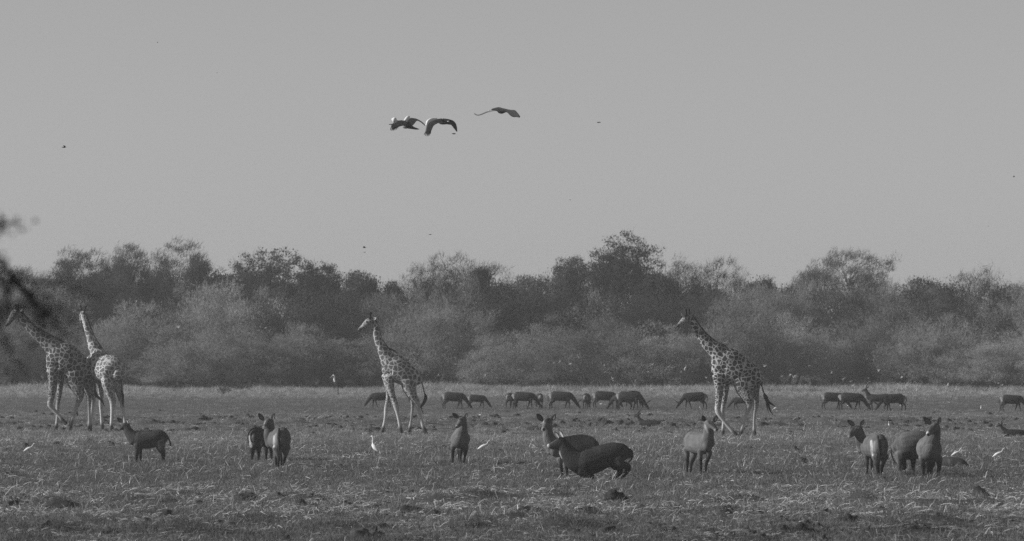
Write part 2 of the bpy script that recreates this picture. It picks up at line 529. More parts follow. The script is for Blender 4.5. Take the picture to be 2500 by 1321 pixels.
clodk = lambda x, y: np.clip(rough_band(y) - .1, 0, 1) * np.clip(3.2 * vnoise2(x / 1.5, y / 5, 31) - 1.35, 0, 1)
x, y = field(9500, 101, 275, 1.2, 1.0, clodk)
P, rot, scl = place(x, y, .05, .15, .12)
scl *= np.where(y < 150, .75, 1.0)[:, None]
scl *= np.where(rng.uniform(size=len(x)) < .06, 1.8, 1.0)[:, None]
scl[:, 0] *= rng.uniform(.9, 1.5, len(x)); scl[:, 2] *= 1.5
scatter('earth_clods', clods, P, rot * np.array([1, 1, .15]), scl, M_clod, 'dark broken clods of earth strewn across the plain', 'clods')
# ------------------------------------------------------------------ trees and thorn bushes
M_bark = mat_plain('grey_bark', 0.075, .4, 3.0, .95, .1, .6, 14)
M_bark_pale = mat_plain('pale_bark', 0.13, .4, 3.0, .95, .1, .5, 14)
def mat_leaf(name, tone):
    m, nt, b = new_mat(name, .9, .05)
    g = N(nt, 'ShaderNodeNewGeometry'); tc = N(nt, 'ShaderNodeTexCoord')
    f = nz(nt, tc.outputs['Object'], .7, 3.0)
    oi = N(nt, 'ShaderNodeObjectInfo')
    v = mth(nt, 'MULTIPLY', mth(nt, 'ADD', mth(nt, 'MULTIPLY', f, .9), .55), mth(nt, 'MULTIPLY', mth(nt, 'ADD', mth(nt, 'MULTIPLY', oi.outputs['Random'], .8), .6), tone))
    nt.links.new(v, b.inputs['Base Color'])
    tr = N(nt, 'ShaderNodeBsdfTranslucent'); nt.links.new(v, tr.inputs['Color'])
    mx = N(nt, 'ShaderNodeMixShader'); mx.inputs[0].default_value = .5
    nt.links.new(b.outputs[0], mx.inputs[1]); nt.links.new(tr.outputs[0], mx.inputs[2]); nt.links.new(mx.outputs[0], nt.nodes['Material Output'].inputs['Surface'])
    return m
M_twig = mat_leaf('grey_twigs', 0.3)
M_shrub = mat_leaf('shrub_leaves', 0.07)
M_leaf = mat_leaf('dark_leaves', 0.074)
M_leaf_mid = mat_leaf('mid_leaves', 0.098)
M_feather = mat_leaf('thin_twigs', 0.05)

def limb(b, r, p0, p1, r0, r1, sag=.15, n=5, seg=5):
    p0 = np.asarray(p0, float); p1 = np.asarray(p1, float)
    L = np.linalg.norm(p1 - p0); t = np.linspace(0, 1, seg + 1)
    side = r.normal(0, 1, 3) * L * sag * .6
    P = p0 + (p1 - p0) * t[:, None] + np.sin(t * math.pi)[:, None] * side
    P[:, 2] += L * sag * np.sin(t * math.pi) * .7
    P[1:-1] += r.normal(0, .02 * L, (seg - 1, 3))
    rad = r0 + (r1 - r0) * t ** .7
    V, Q, T = tube(P, rad, rad, (.3, 1, .2), n, (0, .5))
    b.add(V, Q, T)
    return P

def crown_points(r, n, W, D, z0, z1, shell=.55, lumpy=.3, flat=1.0):
    d = r.normal(0, 1, (n * 3, 3)); d /= np.linalg.norm(d, axis=1)[:, None]
    d = d[d[:, 2] > -.35][:n]
    rad = 1 - (1 - shell) * r.uniform(0, 1, len(d)) ** 1.6
    off = r.uniform(0, 99, 3)
    k = np.array([1 + lumpy * mnoise.noise(Vector(v * 2.1 + off)) + .5 * lumpy * mnoise.noise(Vector(v * 5 + off)) for v in d])
    q = d * (rad * k)[:, None]
    zc = z0 + (z1 - z0) * .3
    z = np.where(q[:, 2] > 0, zc + np.sign(q[:, 2]) * np.abs(q[:, 2]) ** flat * (z1 - zc), zc + q[:, 2] * (zc - z0) * 1.6)
    return np.stack([q[:, 0] * W / 2, q[:, 1] * D / 2, z], -1)

def sprays(r, cent, m, sig, L, w, out_from, up=.5, rand=.7, wind=.2, leafy=False):
    """m narrow twig blades (or small leaves) around every clump centre"""
    n = len(cent) * m
    c = np.repeat(cent, m, 0) + np.clip(r.normal(0, 1, (n, 3)), -1.7, 1.7) * np.repeat(sig * r.uniform(.6, 1.4, len(cent)), m)[:, None] * np.array([1, 1, .7])
    d = c - np.asarray(out_from); d /= np.linalg.norm(d, axis=1)[:, None] + 1e-6
    d = d * .8 + np.array([wind, 0, up]) + r.normal(0, rand, (n, 3))
    d /= np.linalg.norm(d, axis=1)[:, None]
    s = np.cross(d, r.normal(0, 1, (n, 3))); s /= np.linalg.norm(s, axis=1)[:, None] + 1e-6
    l = (L * r.uniform(.5, 1.4, n))[:, None]; ww = (w * r.uniform(.6, 1.4, n))[:, None]
    if leafy:
        V = np.stack([c - s * ww, c + d * l * .5 - s * 0, c + s * ww, c - d * l * .5], 1).reshape(-1, 3)
        Q = np.arange(n * 4).reshape(-1, 4)
        return V, Q, None
    V = np.stack([c - s * ww, c + s * ww, c + d * l], 1).reshape(-1, 3)
    return V, None, np.arange(n * 3).reshape(-1, 3)

def tree_meshes(name, seed, W, D, H, z0, style):
    r = np.random.default_rng(seed)
    tb, cb = Build(), Build()
    fork = np.array([r.normal(0, .2), r.normal(0, .2), max(.35, z0 * .75)])
    if style == 'bush':
        cent = crown_points(r, 330, W, D, z0, H, .35, .42)
        V, Q, T = sprays(r, cent, 84, .33, .28, .017, (0, 0, H * .1), .25, .8, .2); cb.add(V, Q, T)
        for k in range(5):
            a = r.uniform(0, 6.28); base = np.array([math.cos(a) * .5, math.sin(a) * .5, -.1])
            tgt = cent[r.integers(len(cent))]; P = limb(tb, r, base, tgt * np.array([.6, .6, .6]), .11, .05, .2)
            for q in range(4): limb(tb, r, P[-1], cent[r.integers(len(cent))], .045, .012, .15, 4, 4)
        mats = (M_bark, M_twig)
    elif style == 'shrub':
        cent = crown_points(r, 300, W, D, z0, H, .35, .4)
        V, Q, T = sprays(r, cent, 60, .34, .16, .030, (0, 0, H * .1), .25, .9, .1, True); cb.add(V, Q, T)
        for k in range(5):
            a = r.uniform(0, 6.28); base = np.array([math.cos(a) * .4, math.sin(a) * .4, -.1])
            P = limb(tb, r, base, cent[r.integers(len(cent))] * np.array([.6, .6, .6]), .12, .05, .15)
            for q in range(3): limb(tb, r, P[-1], cent[r.integers(len(cent))] * .9, .045, .012, .1, 4, 4)
        mats = (M_bark, M_shrub)
    elif style == 'feather':
        cent = crown_points(r, 140, W, D, z0, H, .55, .35, .7)
        V, Q, T = sprays(r, cent, 46, .27, .40, .011, (0, 0, z0), .35, .75, .25); cb.add(V, Q, T)
        limb(tb, r, (0, 0, -.1), fork, .22, .15, .1, 7)
        tops = []
        for k in range(9):
            P = limb(tb, r, fork, cent[r.integers(len(cent))] * np.array([.75, .75, .8]), .10, .04, .12, 5, 6); tops += [P[-1], P[3]]
        for k in range(70):
            c = cent[r.integers(len(cent))]; t0 = tops[int(np.argmin([np.linalg.norm(c - q) for q in tops]))]
            limb(tb, r, t0, c, .035, .010, .10, 3, 4)
        mats = (M_bark, M_feather)
    elif style == 'umbrella':
        parts = [crown_points(r, 34, W * .45 * r.uniform(.7, 1), D * .6, z0 + (H - z0) * r.uniform(.2, .45), H * r.uniform(.84, .95), .4, .4) + np.array([r.uniform(-.3, .3) * W, r.uniform(-.25, .25) * D, 0]) for k in range(4)]
        top = crown_points(r, 80, W, D, z0 + (H - z0) * .45, H, .7, .35, .7)
        cent = np.vstack(parts + [top])
        V, Q, T = sprays(r, cent, 66, .24, .30, .013, (0, 0, z0), .35, .6, .45); cb.add(V, Q, T)
        limb(tb, r, (0, 0, -.1), fork, .26, .18, .12, 7)
        tops = []
        for k in range(8):
            P = limb(tb, r, fork, cent[r.integers(len(cent))] * np.array([.7, .7, .8]), .12, .05, .13, 5, 6); tops += [P[-1], P[3]]
        for k in range(60):
            c = cent[r.integers(len(cent))]; t0 = tops[int(np.argmin([np.linalg.norm(c - q) for q in tops]))]
            limb(tb, r, t0, c, .04, .012, .10, 3, 4)
        mats = (M_bark, M_leaf_mid)
    else:   # dense
        parts = [crown_points(r, 72, W * r.uniform(.35, .6), D * .6, z0 + (H - z0) * r.uniform(.0, .5), z0 + (H - z0) * r.uniform(.6, .95), .35, .3) + np.array([r.uniform(-.36, .36) * W, r.uniform(-.3, .3) * D, 0]) for k in range(5)]
        top = crown_points(r, 300, W * .96, D * .9, z0, H * .97, .5, .2, .62)
        cent = np.vstack(parts + [top])
        V, Q, T = sprays(r, cent, 48, .24, .16, .036, (0, 0, z0), .3, .9, .15, True); cb.add(V, Q, T)
        V, Q, T = sprays(r, cent, 10, .24, .40, .009, (0, 0, z0), .4, .6, .3); cb.add(V, Q, T)
        limb(tb, r, (0, 0, -.1), fork, .30, .22, .1, 7)
        for k in range(16):
            limb(tb, r, fork, cent[r.integers(len(cent))] * np.array([.85, .85, .85]), .09, .015, .06, 5, 6)
        mats = (M_bark, M_leaf if style == 'dense' else M_leaf_mid)
    return tb.mesh(name + '_trunk'), cb.mesh(name + '_crown', smooth=False), mats

def make_tree(name, me_t, me_c, mats, loc, rz, scl, label, cat, group=None):
    e = empty(name, loc, rz); e.scale = scl
    obj('trunk', me_t, mats[0], e); obj('crown', me_c, mats[1], e)
    return tag(e, label, cat, group)

def copy_thing(root, loc, rz, scl=None, label=None):
    r2 = root.copy(); C.objects.link(r2); r2.location = loc; r2.rotation_euler = (0, 0, rz)
    if scl is not None: r2.scale = scl
    if label: r2['label'] = label
    for ch in list(root.children):
        c = ch.copy(); C.objects.link(c); c.parent = r2
        for g in list(ch.children):
            d = g.copy(); C.objects.link(d); d.parent = c
    return r2

def zx(px, Y): return (px - 1250) / F * Y
def zz(py, Y): return CAM_H + (HOR - py) / F * Y

# trees whose crowns break the skyline: column, top row, width (photo pixels), distance, style, label
SKY = [
 (40, 655, 150, 402, 'umbrella', 'thin crowned tree at the far left end of the treeline'),
 (200, 610, 185, 398, 'umbrella', 'open crowned acacia with bare curved limbs above the left pair of giraffes'),
 (320, 604, 100, 404, 'umbrella', 'narrow scraggy tree beside the open crowned acacia above the left giraffes'),
 (440, 598, 150, 400, 'umbrella', 'ragged open tree just left of the broad dark tree'),
 (655, 602, 285, 398, 'dense', 'broad dark leafy tree rising between the second giraffe and the middle giraffe'),
 (778, 640, 160, 403, 'dense', 'dark leafy tree on the sloping right shoulder of the broad dark tree'),
 (880, 655, 120, 400, 'dense', 'dark round tree behind the head of the middle giraffe'),
 (957, 692, 66, 400, 'dense', 'small dark tree in the dip of the treeline right of the middle giraffe head'),
 (1035, 648, 130, 403, 'feather', 'bare feathery tree at the right edge of the dip in the treeline'),
 (1135, 619, 215, 405, 'feather', 'wide bare flat topped acacia right of the dip in the treeline'),
 (1172, 655, 76, 396, 'dense', 'small dark domed tree in front of the wide bare acacia'),
 (1225, 684, 70, 396, 'dense', 'low dark domed tree at the right foot of the wide bare acacia'),
 (1300, 668, 130, 402, 'mid', 'grey leafy tree left of the two tallest trees'),
 (1398, 620, 120, 399, 'dense', 'dark pointed tree next to the tallest tree on its left'),
 (1530, 572, 215, 398, 'dense', 'tallest tree of the treeline with dense dark crown'),
 (1600, 655, 120, 396, 'dense', 'dark tree leaning on the right side of the tallest tree'),
 (1665, 640, 120, 404, 'feather', 'bare feathery tree just right of the tallest tree'),
 (1765, 640, 160, 404, 'feather', 'bare feathery tree above the head of the right giraffe'),
 (1857, 670, 90, 400, 'mid', 'grey rounded tree right of the bare feathery trees'),
 (1930, 702, 90, 396, 'dense', 'low dark tree at the left foot of the big wind swept acacia'),
 (1985, 662, 120, 402, 'umbrella', 'thin left companion of the big wind swept acacia'),
 (2075, 613, 235, 400, 'umbrella', 'big wind swept acacia with open crown on the right'),
 (2262, 681, 180, 399, 'mid', 'broad grey domed tree right of the big wind swept acacia'),
 (2388, 659, 140, 404, 'feather', 'bare feathery tree near the right end of the treeline'),
 (2462, 692, 110, 398, 'dense', 'small dark round tree at the right end of the treeline'),
 (2570, 690, 170, 400, 'mid', 'grey tree at the very right edge of the treeline'),
 (110, 672, 150, 405, 'mid', 'grey tree filling the gap behind the left pair of giraffes'),
 (265, 655, 140, 406, 'mid', 'grey tree between the open acacia and the scraggy tree on the left'),
 (385, 650, 150, 406, 'mid', 'grey tree under the two ragged trees left of the broad dark tree'),
 (495, 668, 130, 405, 'mid', 'grey tree at the left foot of the broad dark tree'),
 (1090, 668, 170, 406, 'mid', 'grey tree under the wide bare acacia'),
 (1715, 690, 170, 406, 'mid', 'grey tree under the bare feathery trees right of the tallest tree'),
 (2130, 690, 160, 406, 'mid', 'dark grey domed tree under the right half of the wind swept acacia'),
]
for k, (px, top, wpx, Y, style, label) in enumerate(SKY):
    W = wpx / F * Y; H = zz(top, Y)
    z0 = {'dense': H * .25, 'mid': H * .25, 'umbrella': H * .32, 'feather': H * .34}[style]
    t, c, mats = tree_meshes('tree', 500 + k, W, min(W, 7.0), H, z0, style)
    make_tree({'dense': 'leafy_tree', 'mid': 'leafy_tree', 'umbrella': 'acacia_tree', 'feather': 'bare_tree'}[style], t, c, mats, (zx(px, Y), Y, 0), 0, (1, 1, 1), label, 'tree', 'trees of the skyline')

# thorn bushes: a second row under the trees and a pale front row along the edge of the plain
protos = [tree_meshes('thorn_bush', 800 + k, 8.0, 6.0, 5.0, .12, 'bush' if k < 5 else 'shrub') for k in range(8)]
rb = random.Random(5)
roots = []
def add_bush(px, Y, wpx, top, label, group, dark):
    k = rb.randrange(5, 8) if rb.random() < dark else rb.randrange(5)
    t, c, mats = protos[k]
    if k > 4: label, group = 'dark leafy shrub of the treeline among the pale thorn bushes', 'dark shrubs of the treeline'
    W = wpx / F * Y; H = zz(top, Y)
    s = (W / 8.0, min(W, 9) / 8.0 * rb.uniform(.8, 1.1), H / 5.15)
    rz = rb.choice((0, math.pi)) + rb.uniform(-.3, .3)
    first = [q for q in roots if q[0] == k]
    if first:
        return copy_thing(first[0][1], (zx(px, Y), Y, 0), rz, s, label)
    e = make_tree('thorn_bush' if k < 5 else 'leafy_shrub', t, c, mats, (zx(px, Y), Y, 0), rz, s, label, 'bush', group)
    roots.append((k, e)); return e
px = -180.0
while px < 2700:
    w = rb.uniform(170, 300)
    add_bush(px, rb.uniform(386, 394), w, rb.uniform(688, 745) + (25 if 900 < px < 1010 else 0), 'grey leafless thorn bush of the treeline behind the grazing herd', 'thorn bushes of the treeline', .55)
    px += w * .36
px = -160.0
while px < 2700:
    w = rb.uniform(200, 330)
    add_bush(px, rb.uniform(373, 383), w, rb.uniform(745, 835), 'grey leafless thorn bush of the treeline behind the grazing herd', 'thorn bushes of the treeline', .12)
    px += w * .46

# low thicket far behind, read as one mass
r = np.random.default_rng(77)
n = 1500
cx = r.uniform(-58, 58, n); cy = r.uniform(408, 425, n); cz = r.uniform(.1, 5.2, n) * (0.75 + .25 * vnoise2(cx / 5, cy * 0 + 3, 5))
V, Q, T = sprays(r, np.stack([cx, cy, cz], -1), 50, .6, .55, .05, (0, 400, -60), .4, .8, .15)
tag(obj('thicket', mesh_np('thicket', V, Q, T, False), M_leaf_mid), 'dense dark scrub closing the gaps behind the trees', 'thicket', kind='stuff')
# ------------------------------------------------------------------ animals: shared builders
class Trace:
    """turns points read off an enlarged piece of the photograph into metres on one animal"""
    def __init__(self, ox, oy, sc, px0, pyg):
        self.ox, self.oy, self.sc = ox, oy, sc
        self.px0, self.pyg = px0, pyg
        self.Y = depth_of(pyg); self.s = F / self.Y
        self.loc = ((px0 - 1250) / F * self.Y, self.Y, 0.0)
    def p(self, x, y, d=0.0): return ((x / self.sc + self.ox - self.px0) / self.s, d, (self.pyg - y / self.sc - self.oy) / self.s)
    def r(self, v): return v / self.sc / self.s
    def back(self, co):      # metres -> enlargement pixels (for colouring)
        return (co[:, 0] * self.s + self.px0 - self.ox) * self.sc, (self.pyg - co[:, 2] * self.s - self.oy) * self.sc, co[:, 1]

def add_tube(b, tr, pts, lat=(0, 1, 0), ratio=1.0, n=14, sub=4, cap=(1, 1), tone=None):
    """pts rows: x, y, depth, half-width in the picture plane (across the path), optional half-width along lat"""
    rows = []
    for q in pts:
        ru = q[3]; rs = q[4] if len(q) > 4 else ru * ratio
        rows.append([*tr.p(q[0], q[1], q[2]), tr.r(ru), tr.r(rs)])
    rows = catmull(rows, sub)
    V, Q, T = tube(rows[:, :3], np.maximum(rows[:, 3], .004), np.maximum(rows[:, 4], .004), lat, n, cap)
    b.add(V, Q, T, tone)

def simple_part(name, tr, pts, mat, parent, lat=(0, 1, 0), ratio=1.0, n=8, sub=4, cap=(1, 1)):
    b = Build(); add_tube(b, tr, pts, lat, ratio, n, sub, cap)
    return obj(name, b.mesh(name), mat, parent)

def ear_part(tr, base, tip, w, parent, d0, d1, face, pale, dark, mat, name='ear', thick=.02, bow=0.0):
    """leaf-shaped ear: pale inside facing 'face', dark rim and tip"""
    f = np.asarray(face, float); f /= np.linalg.norm(f); w = w * 1.25
    tip = (base[0] + (tip[0] - base[0]) * 1.1, base[1] + (tip[1] - base[1]) * 1.1)
    k = [(0, .38), (.15, .72), (.35, 1.0), (.6, .97), (.8, .72), (.93, .42), (1.0, .16)]
    P = np.array([np.array(tr.p(base[0], base[1], d0)) * (1 - t) + np.array(tr.p(tip[0], tip[1], d1)) * t for t, _ in k])
    W = np.array([tr.r(w) * a for _, a in k])
    n = 14
    V, Q, T = tube(P, np.maximum(W, .004), np.full(len(P), thick), f, n, (0, .6))
    dirs = np.asarray(P[-1] - P[0]); L = np.linalg.norm(dirs); dirs = dirs / L
    side = np.cross(dirs, f); side /= np.linalg.norm(side)
    rel = V - P[0]; t = rel @ dirs / L; s = np.abs(rel @ side); fr = rel @ f
    wl = np.interp(t, [q[0] for q in k], W)
    inner = np.clip((.78 - s / np.maximum(wl, 1e-4)) * 4, 0, 1) * (fr > 0) * np.clip((.88 - t) * 6, 0, 1)
    V = V - f * (inner * thick * .9)[:, None]
    b = Build(); b.add(V, Q, T, dark + (pale - dark) * inner)
    return obj(name, b.mesh(name, tone=True), mat, parent)

def blob(name, c, r, mat, parent, sc=(1, 1, 1)):
    me = bpy.data.meshes.new(name)
    nu, nv = 10, 7; V = []
    for i in range(nv):
        th = i / (nv - 1) * math.pi
        for j in range(nu):
            ph = j / nu * 2 * math.pi
            V.append((c[0] + r * sc[0] * math.sin(th) * math.cos(ph), c[1] + r * sc[1] * math.sin(th) * math.sin(ph), c[2] + r * sc[2] * math.cos(th)))
    ii = np.arange(nv - 1)[:, None] * nu; jj = np.arange(nu)[None, :]
    Q = np.stack([ii + jj, ii + nu + jj, ii + nu + (jj + 1) % nu, ii + (jj + 1) % nu], -1).reshape(-1, 4)
    return obj(name, mesh_np(name, V, Q), mat, parent)

def near_seg(P, a, b):
    a = np.asarray(a, float); b = np.asarray(b, float)
    ab = b - a; t = np.clip(((P - a) @ ab) / max(ab @ ab, 1e-9), 0, 1)
    return np.linalg.norm(P - a - t[:, None] * ab, axis=1)

def soft(d, r, e=.5): return np.clip((r - d) / (r * e), 0, 1)

M_coat = mat_tone('waterbuck_coat', .42, 14.0, .85, .15, .6, 55, (1, 1, .22))
M_earm = mat_tone('ear_hair', .2, 14, .85, .15, .1, 60)
M_black = mat_plain('black_hide', .018, .3, 8, .45, .4)
M_horn = mat_plain('dark_horn', .03, .3, 9, .5, .4)
M_hair = mat_plain('black_hair', .02, .4, 10, .8, .2)
M_white = mat_plain('white_plumage', .82, .12, 7, .85, .2)
M_bill = mat_plain('bill_horn', .32, .2, 9, .5, .3)

# ------------------------------------------------------------------ giraffes
def mat_giraffe(name, patch, line, scale_body, lw):
    """net of pale lines round darker patches, smaller on the limbs; masks come from the mesh"""
    m, nt, b = new_mat(name, .8, .2)
    tc = N(nt, 'ShaderNodeTexCoord')
    wn = N(nt, 'ShaderNodeTexNoise'); wn.inputs['Scale'].default_value = 5.0; nt.links.new(tc.outputs['Object'], wn.inputs['Vector'])
    vm = N(nt, 'ShaderNodeVectorMath', operation='MULTIPLY_ADD'); vm.inputs[1].default_value = (.09, .09, .09)
    nt.links.new(wn.outputs['Color'], vm.inputs[0]); nt.links.new(tc.outputs['Object'], vm.inputs[2])
    def att(n):
        a = N(nt, 'ShaderNodeAttribute'); a.attribute_name = n; return a.outputs['Fac']
    def cells(sc, width):
        v = N(nt, 'ShaderNodeTexVoronoi'); v.feature = 'DISTANCE_TO_EDGE'; v.inputs['Scale'].default_value = sc; v.inputs['Randomness'].default_value = .85
        nt.links.new(vm.outputs[0], v.inputs['Vector'])
        return mth(nt, 'MULTIPLY', mth(nt, 'SUBTRACT', v.outputs['Distance'], width), 20.0, clamp=True)
    big, small = cells(scale_body, lw), cells(scale_body * 1.55, lw * 1.0)
    mx = N(nt, 'ShaderNodeMix'); mx.data_type = 'FLOAT'
    nt.links.new(att('fine'), mx.inputs[0]); nt.links.new(big, mx.inputs[2]); nt.links.new(small, mx.inputs[3])
    f = mth(nt, 'MULTIPLY', mx.outputs[0], att('patch'))
    blot = nz(nt, tc.outputs['Object'], 7.0, 4.0)
    pv = mth(nt, 'MULTIPLY', mth(nt, 'ADD', blot, .5), patch)
    lv = mth(nt, 'MULTIPLY', mth(nt, 'ADD', mth(nt, 'MULTIPLY', nz(nt, tc.outputs['Object'], 3.0, 3.0), .5), .75), line)
    m2 = N(nt, 'ShaderNodeMix'); m2.data_type = 'FLOAT'
    nt.links.new(f, m2.inputs[0]); nt.links.new(lv, m2.inputs[2]); nt.links.new(pv, m2.inputs[3])
    v = mth(nt, 'MULTIPLY', m2.outputs[0], att('tone'))
    nt.links.new(v, b.inputs['Base Color'])
    bn = N(nt, 'ShaderNodeBump'); bn.inputs['Strength'].default_value = .2; bn.inputs['Distance'].default_value = .02
    nt.links.new(nz(nt, tc.outputs['Object'], 30, 3.0), bn.inputs['Height']); nt.links.new(bn.outputs[0], b.inputs['Normal'])
    return m

def giraffe(label, tr, torso, neck, head, legs, tail, tuft, mane, oss, ears, eyes, mat, lat=(0, 1, 0), head_lat=(0, 1, 0), hoof_y=None, patch_end=None, headc=None, extra=()):
    root = tag(empty('giraffe', tr.loc), label, 'giraffe', 'giraffes walking across the plain')
    b = Build()
    add_tube(b, tr, torso, lat, .62, 18, 4)
    add_tube(b, tr, neck, lat, .72, 14, 4)
    add_tube(b, tr, head, head_lat, .8, 14, 4)
    for L in legs: add_tube(b, tr, L, lat, .9, 12, 4, (1, .35))
    for e, la in extra: add_tube(b, tr, e, la, 1.0, 10, 3)
    me = remeshed('body', b, .022, 3)
    co = coords(me); cx, cy, d = tr.back(co); P2 = np.stack([cx, cy], -1)
    tone = np.ones(len(co)); patch = np.ones(len(co)); fine = np.zeros(len(co))
    unit = tr.sc * tr.s                                  # enlargement pixels per metre
    # limbs: small patches on the upper leg, none below the knee; dark hooves
    legd = np.full(len(co), 1e9); low = np.zeros(len(co)); hoof = np.zeros(len(co))
    for L in legs:
        A = catmull(np.array([q[:3] for q in L], float) * np.array([1, 1, unit]), 3)
        P3 = np.stack([cx, cy, d * unit], -1)
        dist = np.min([near_seg(P3, A[i], A[i + 1]) for i in range(len(A) - 1)], axis=0)
        end = A[-1]
        dh = np.linalg.norm(P3 - end, axis=1)
        hoof = np.maximum(hoof, np.clip((.36 * unit - dh) / (.14 * unit), 0, 1))
    k = np.clip((co[:, 2] - .85) / .45, 0, 1)            # 0 at the knee, 1 above
    patch *= np.clip((co[:, 2] - .80) / .55, 0, 1)
    fine = np.clip((1.95 - co[:, 2]) / .5, 0, 1)
    tone *= 1 - .86 * hoof
    if headc is not None:                                # face: paler with few blotches, dark muzzle
        hx, hy, hr, mx_, my_, mr = headc
        dh = np.hypot(cx - hx, cy - hy); patch *= 1 - .3 * soft(dh, hr, .4); tone *= 1 - .18 * soft(dh, hr * 1.25, .4)
        dm = np.hypot(cx - mx_, cy - my_); tone *= 1 - .7 * soft(dm, mr, .5)
        fine = np.maximum(fine, soft(dh, hr * 1.3, .4))
    set_attr(me, 'tone', tone); set_attr(me, 'patch', patch); set_attr(me, 'fine', fine)
    obj('body', me, mat, root)
    for o in oss:
        simple_part('ossicone', tr, o, M_hair, root, n=8)
    for e in ears: ear_part(tr, e[0], e[1], e[2], root, e[3], e[4], e[5], .5, .3, M_earm, thick=.025)
    for e in eyes: blob('eye', tr.p(*e[:3]), tr.r(e[3]), M_black, root)
    simple_part('mane', tr, mane, M_mane, root, n=8, ratio=.7)
    tb = Build(); add_tube(tb, tr, tail, n=8)
    t = obj('tail', tb.mesh('tail'), M_mane, root)
    for q, u in enumerate(tuft):
        simple_part('tail_tuft', tr, u, M_hair, root, n=8)
    return root

M_mane = mat_plain('short_dark_mane', .07, .4, 12, .9, .1)
G_dark = mat_giraffe('dark_patched_hide', .052, .48, 6.2, .055)
G_mid = mat_giraffe('patched_hide', .115, .50, 5.6, .055)
G_pale = mat_giraffe('pale_patched_hide', .15, .56, 5.8, .055)
G_left = mat_giraffe('brown_patched_hide', .065, .40, 5.4, .045)
n_, f_ = -.17, .17

# middle giraffe
tr = Trace(800, 740, 3.884, 985, 1059)
giraffe('pale patched giraffe walking alone in the middle with an upright neck', tr,
  [(560, 640, 0, 52, 45), (590, 620, 0, 92, 62), (630, 612, 0, 128, 76), (690, 645, 0, 122, 84), (755, 688, 0, 108, 84), (815, 712, 0, 88, 74), (850, 725, 0, 52, 50)],
  [(590, 560, 0, 92, 58), (548, 490, 0, 64, 46), (515, 430, 0, 50, 38), (487, 365, 0, 42, 33), (465, 300, 0, 36, 29), (455, 240, 0, 33, 27), (435, 195, 0, 34, 28)],
  [(425, 178, 0, 36, 30), (395, 182, 0, 42, 32), (362, 203, 0, 33, 27), (330, 228, 0, 22, 19), (302, 249, 0, 16, 15), (292, 256, 0, 11, 11)],
  [[(590, 700, n_, 62, 30), (592, 770, n_, 42, 26), (608, 850, n_, 31), (632, 925, n_, 27), (652, 990, n_, 26), (664, 1050, n_, 17), (680, 1130, n_, 15), (690, 1185, n_, 19), (697, 1240, n_, 22)],
   [(560, 690, f_, 52, 30), (573, 790, f_, 32), (575, 880, f_, 22), (562, 950, f_, 19), (553, 1005, f_, 20), (545, 1080, f_, 14), (534, 1150, f_, 14), (522, 1200, f_, 19), (511, 1240, f_, 21)],
   [(775, 730, n_, 92, 42), (778, 810, n_, 68, 38), (812, 885, n_, 43), (845, 940, n_, 30), (862, 1000, n_, 19), (882, 1080, n_, 15), (900, 1150, n_, 18), (918, 1200, n_, 18), (936, 1238, n_, 20)],
   [(770, 740, f_, 80, 40), (772, 830, f_, 50), (790, 900, f_, 28), (803, 960, f_, 22), (797, 1040, f_, 15), (788, 1120, f_, 14), (778, 1190, f_, 18), (768, 1242, f_, 22)]],
  [(858, 690, 0, 8), (880, 715, 0, 7), (900, 780, -.05, 5), (914, 835, -.08, 5), (923, 870, -.1, 5)],
  [[(923, 862, -.1, 8), (930, 895, -.1, 17), (915, 940, -.1, 14), (888, 978, -.1, 11), (874, 992, -.1, 4)], [(885, 985, -.1, 6), (895, 1020, -.1, 4), (907, 1052, -.1, 2)]],
  [(425, 140, 0, 6), (455, 170, 0, 9), (480, 225, 0, 9), (500, 310, 0, 9), (530, 370, 0, 9), (575, 425, 0, 9), (630, 452, 0, 9), (655, 475, 0, 4)],
  [[(400, 150, -.07, 13), (403, 115, -.075, 9), (406, 92, -.08, 11)], [(404, 150, .07, 13), (407, 115, .075, 9), (410, 92, .08, 11)]],
  [((428, 160), (462, 140), 12, -.09, -.13, (-.3, -1, 0))],
  [(372, 178, -.105, 9)], G_mid, headc=(360, 210, 62, 296, 252, 26))

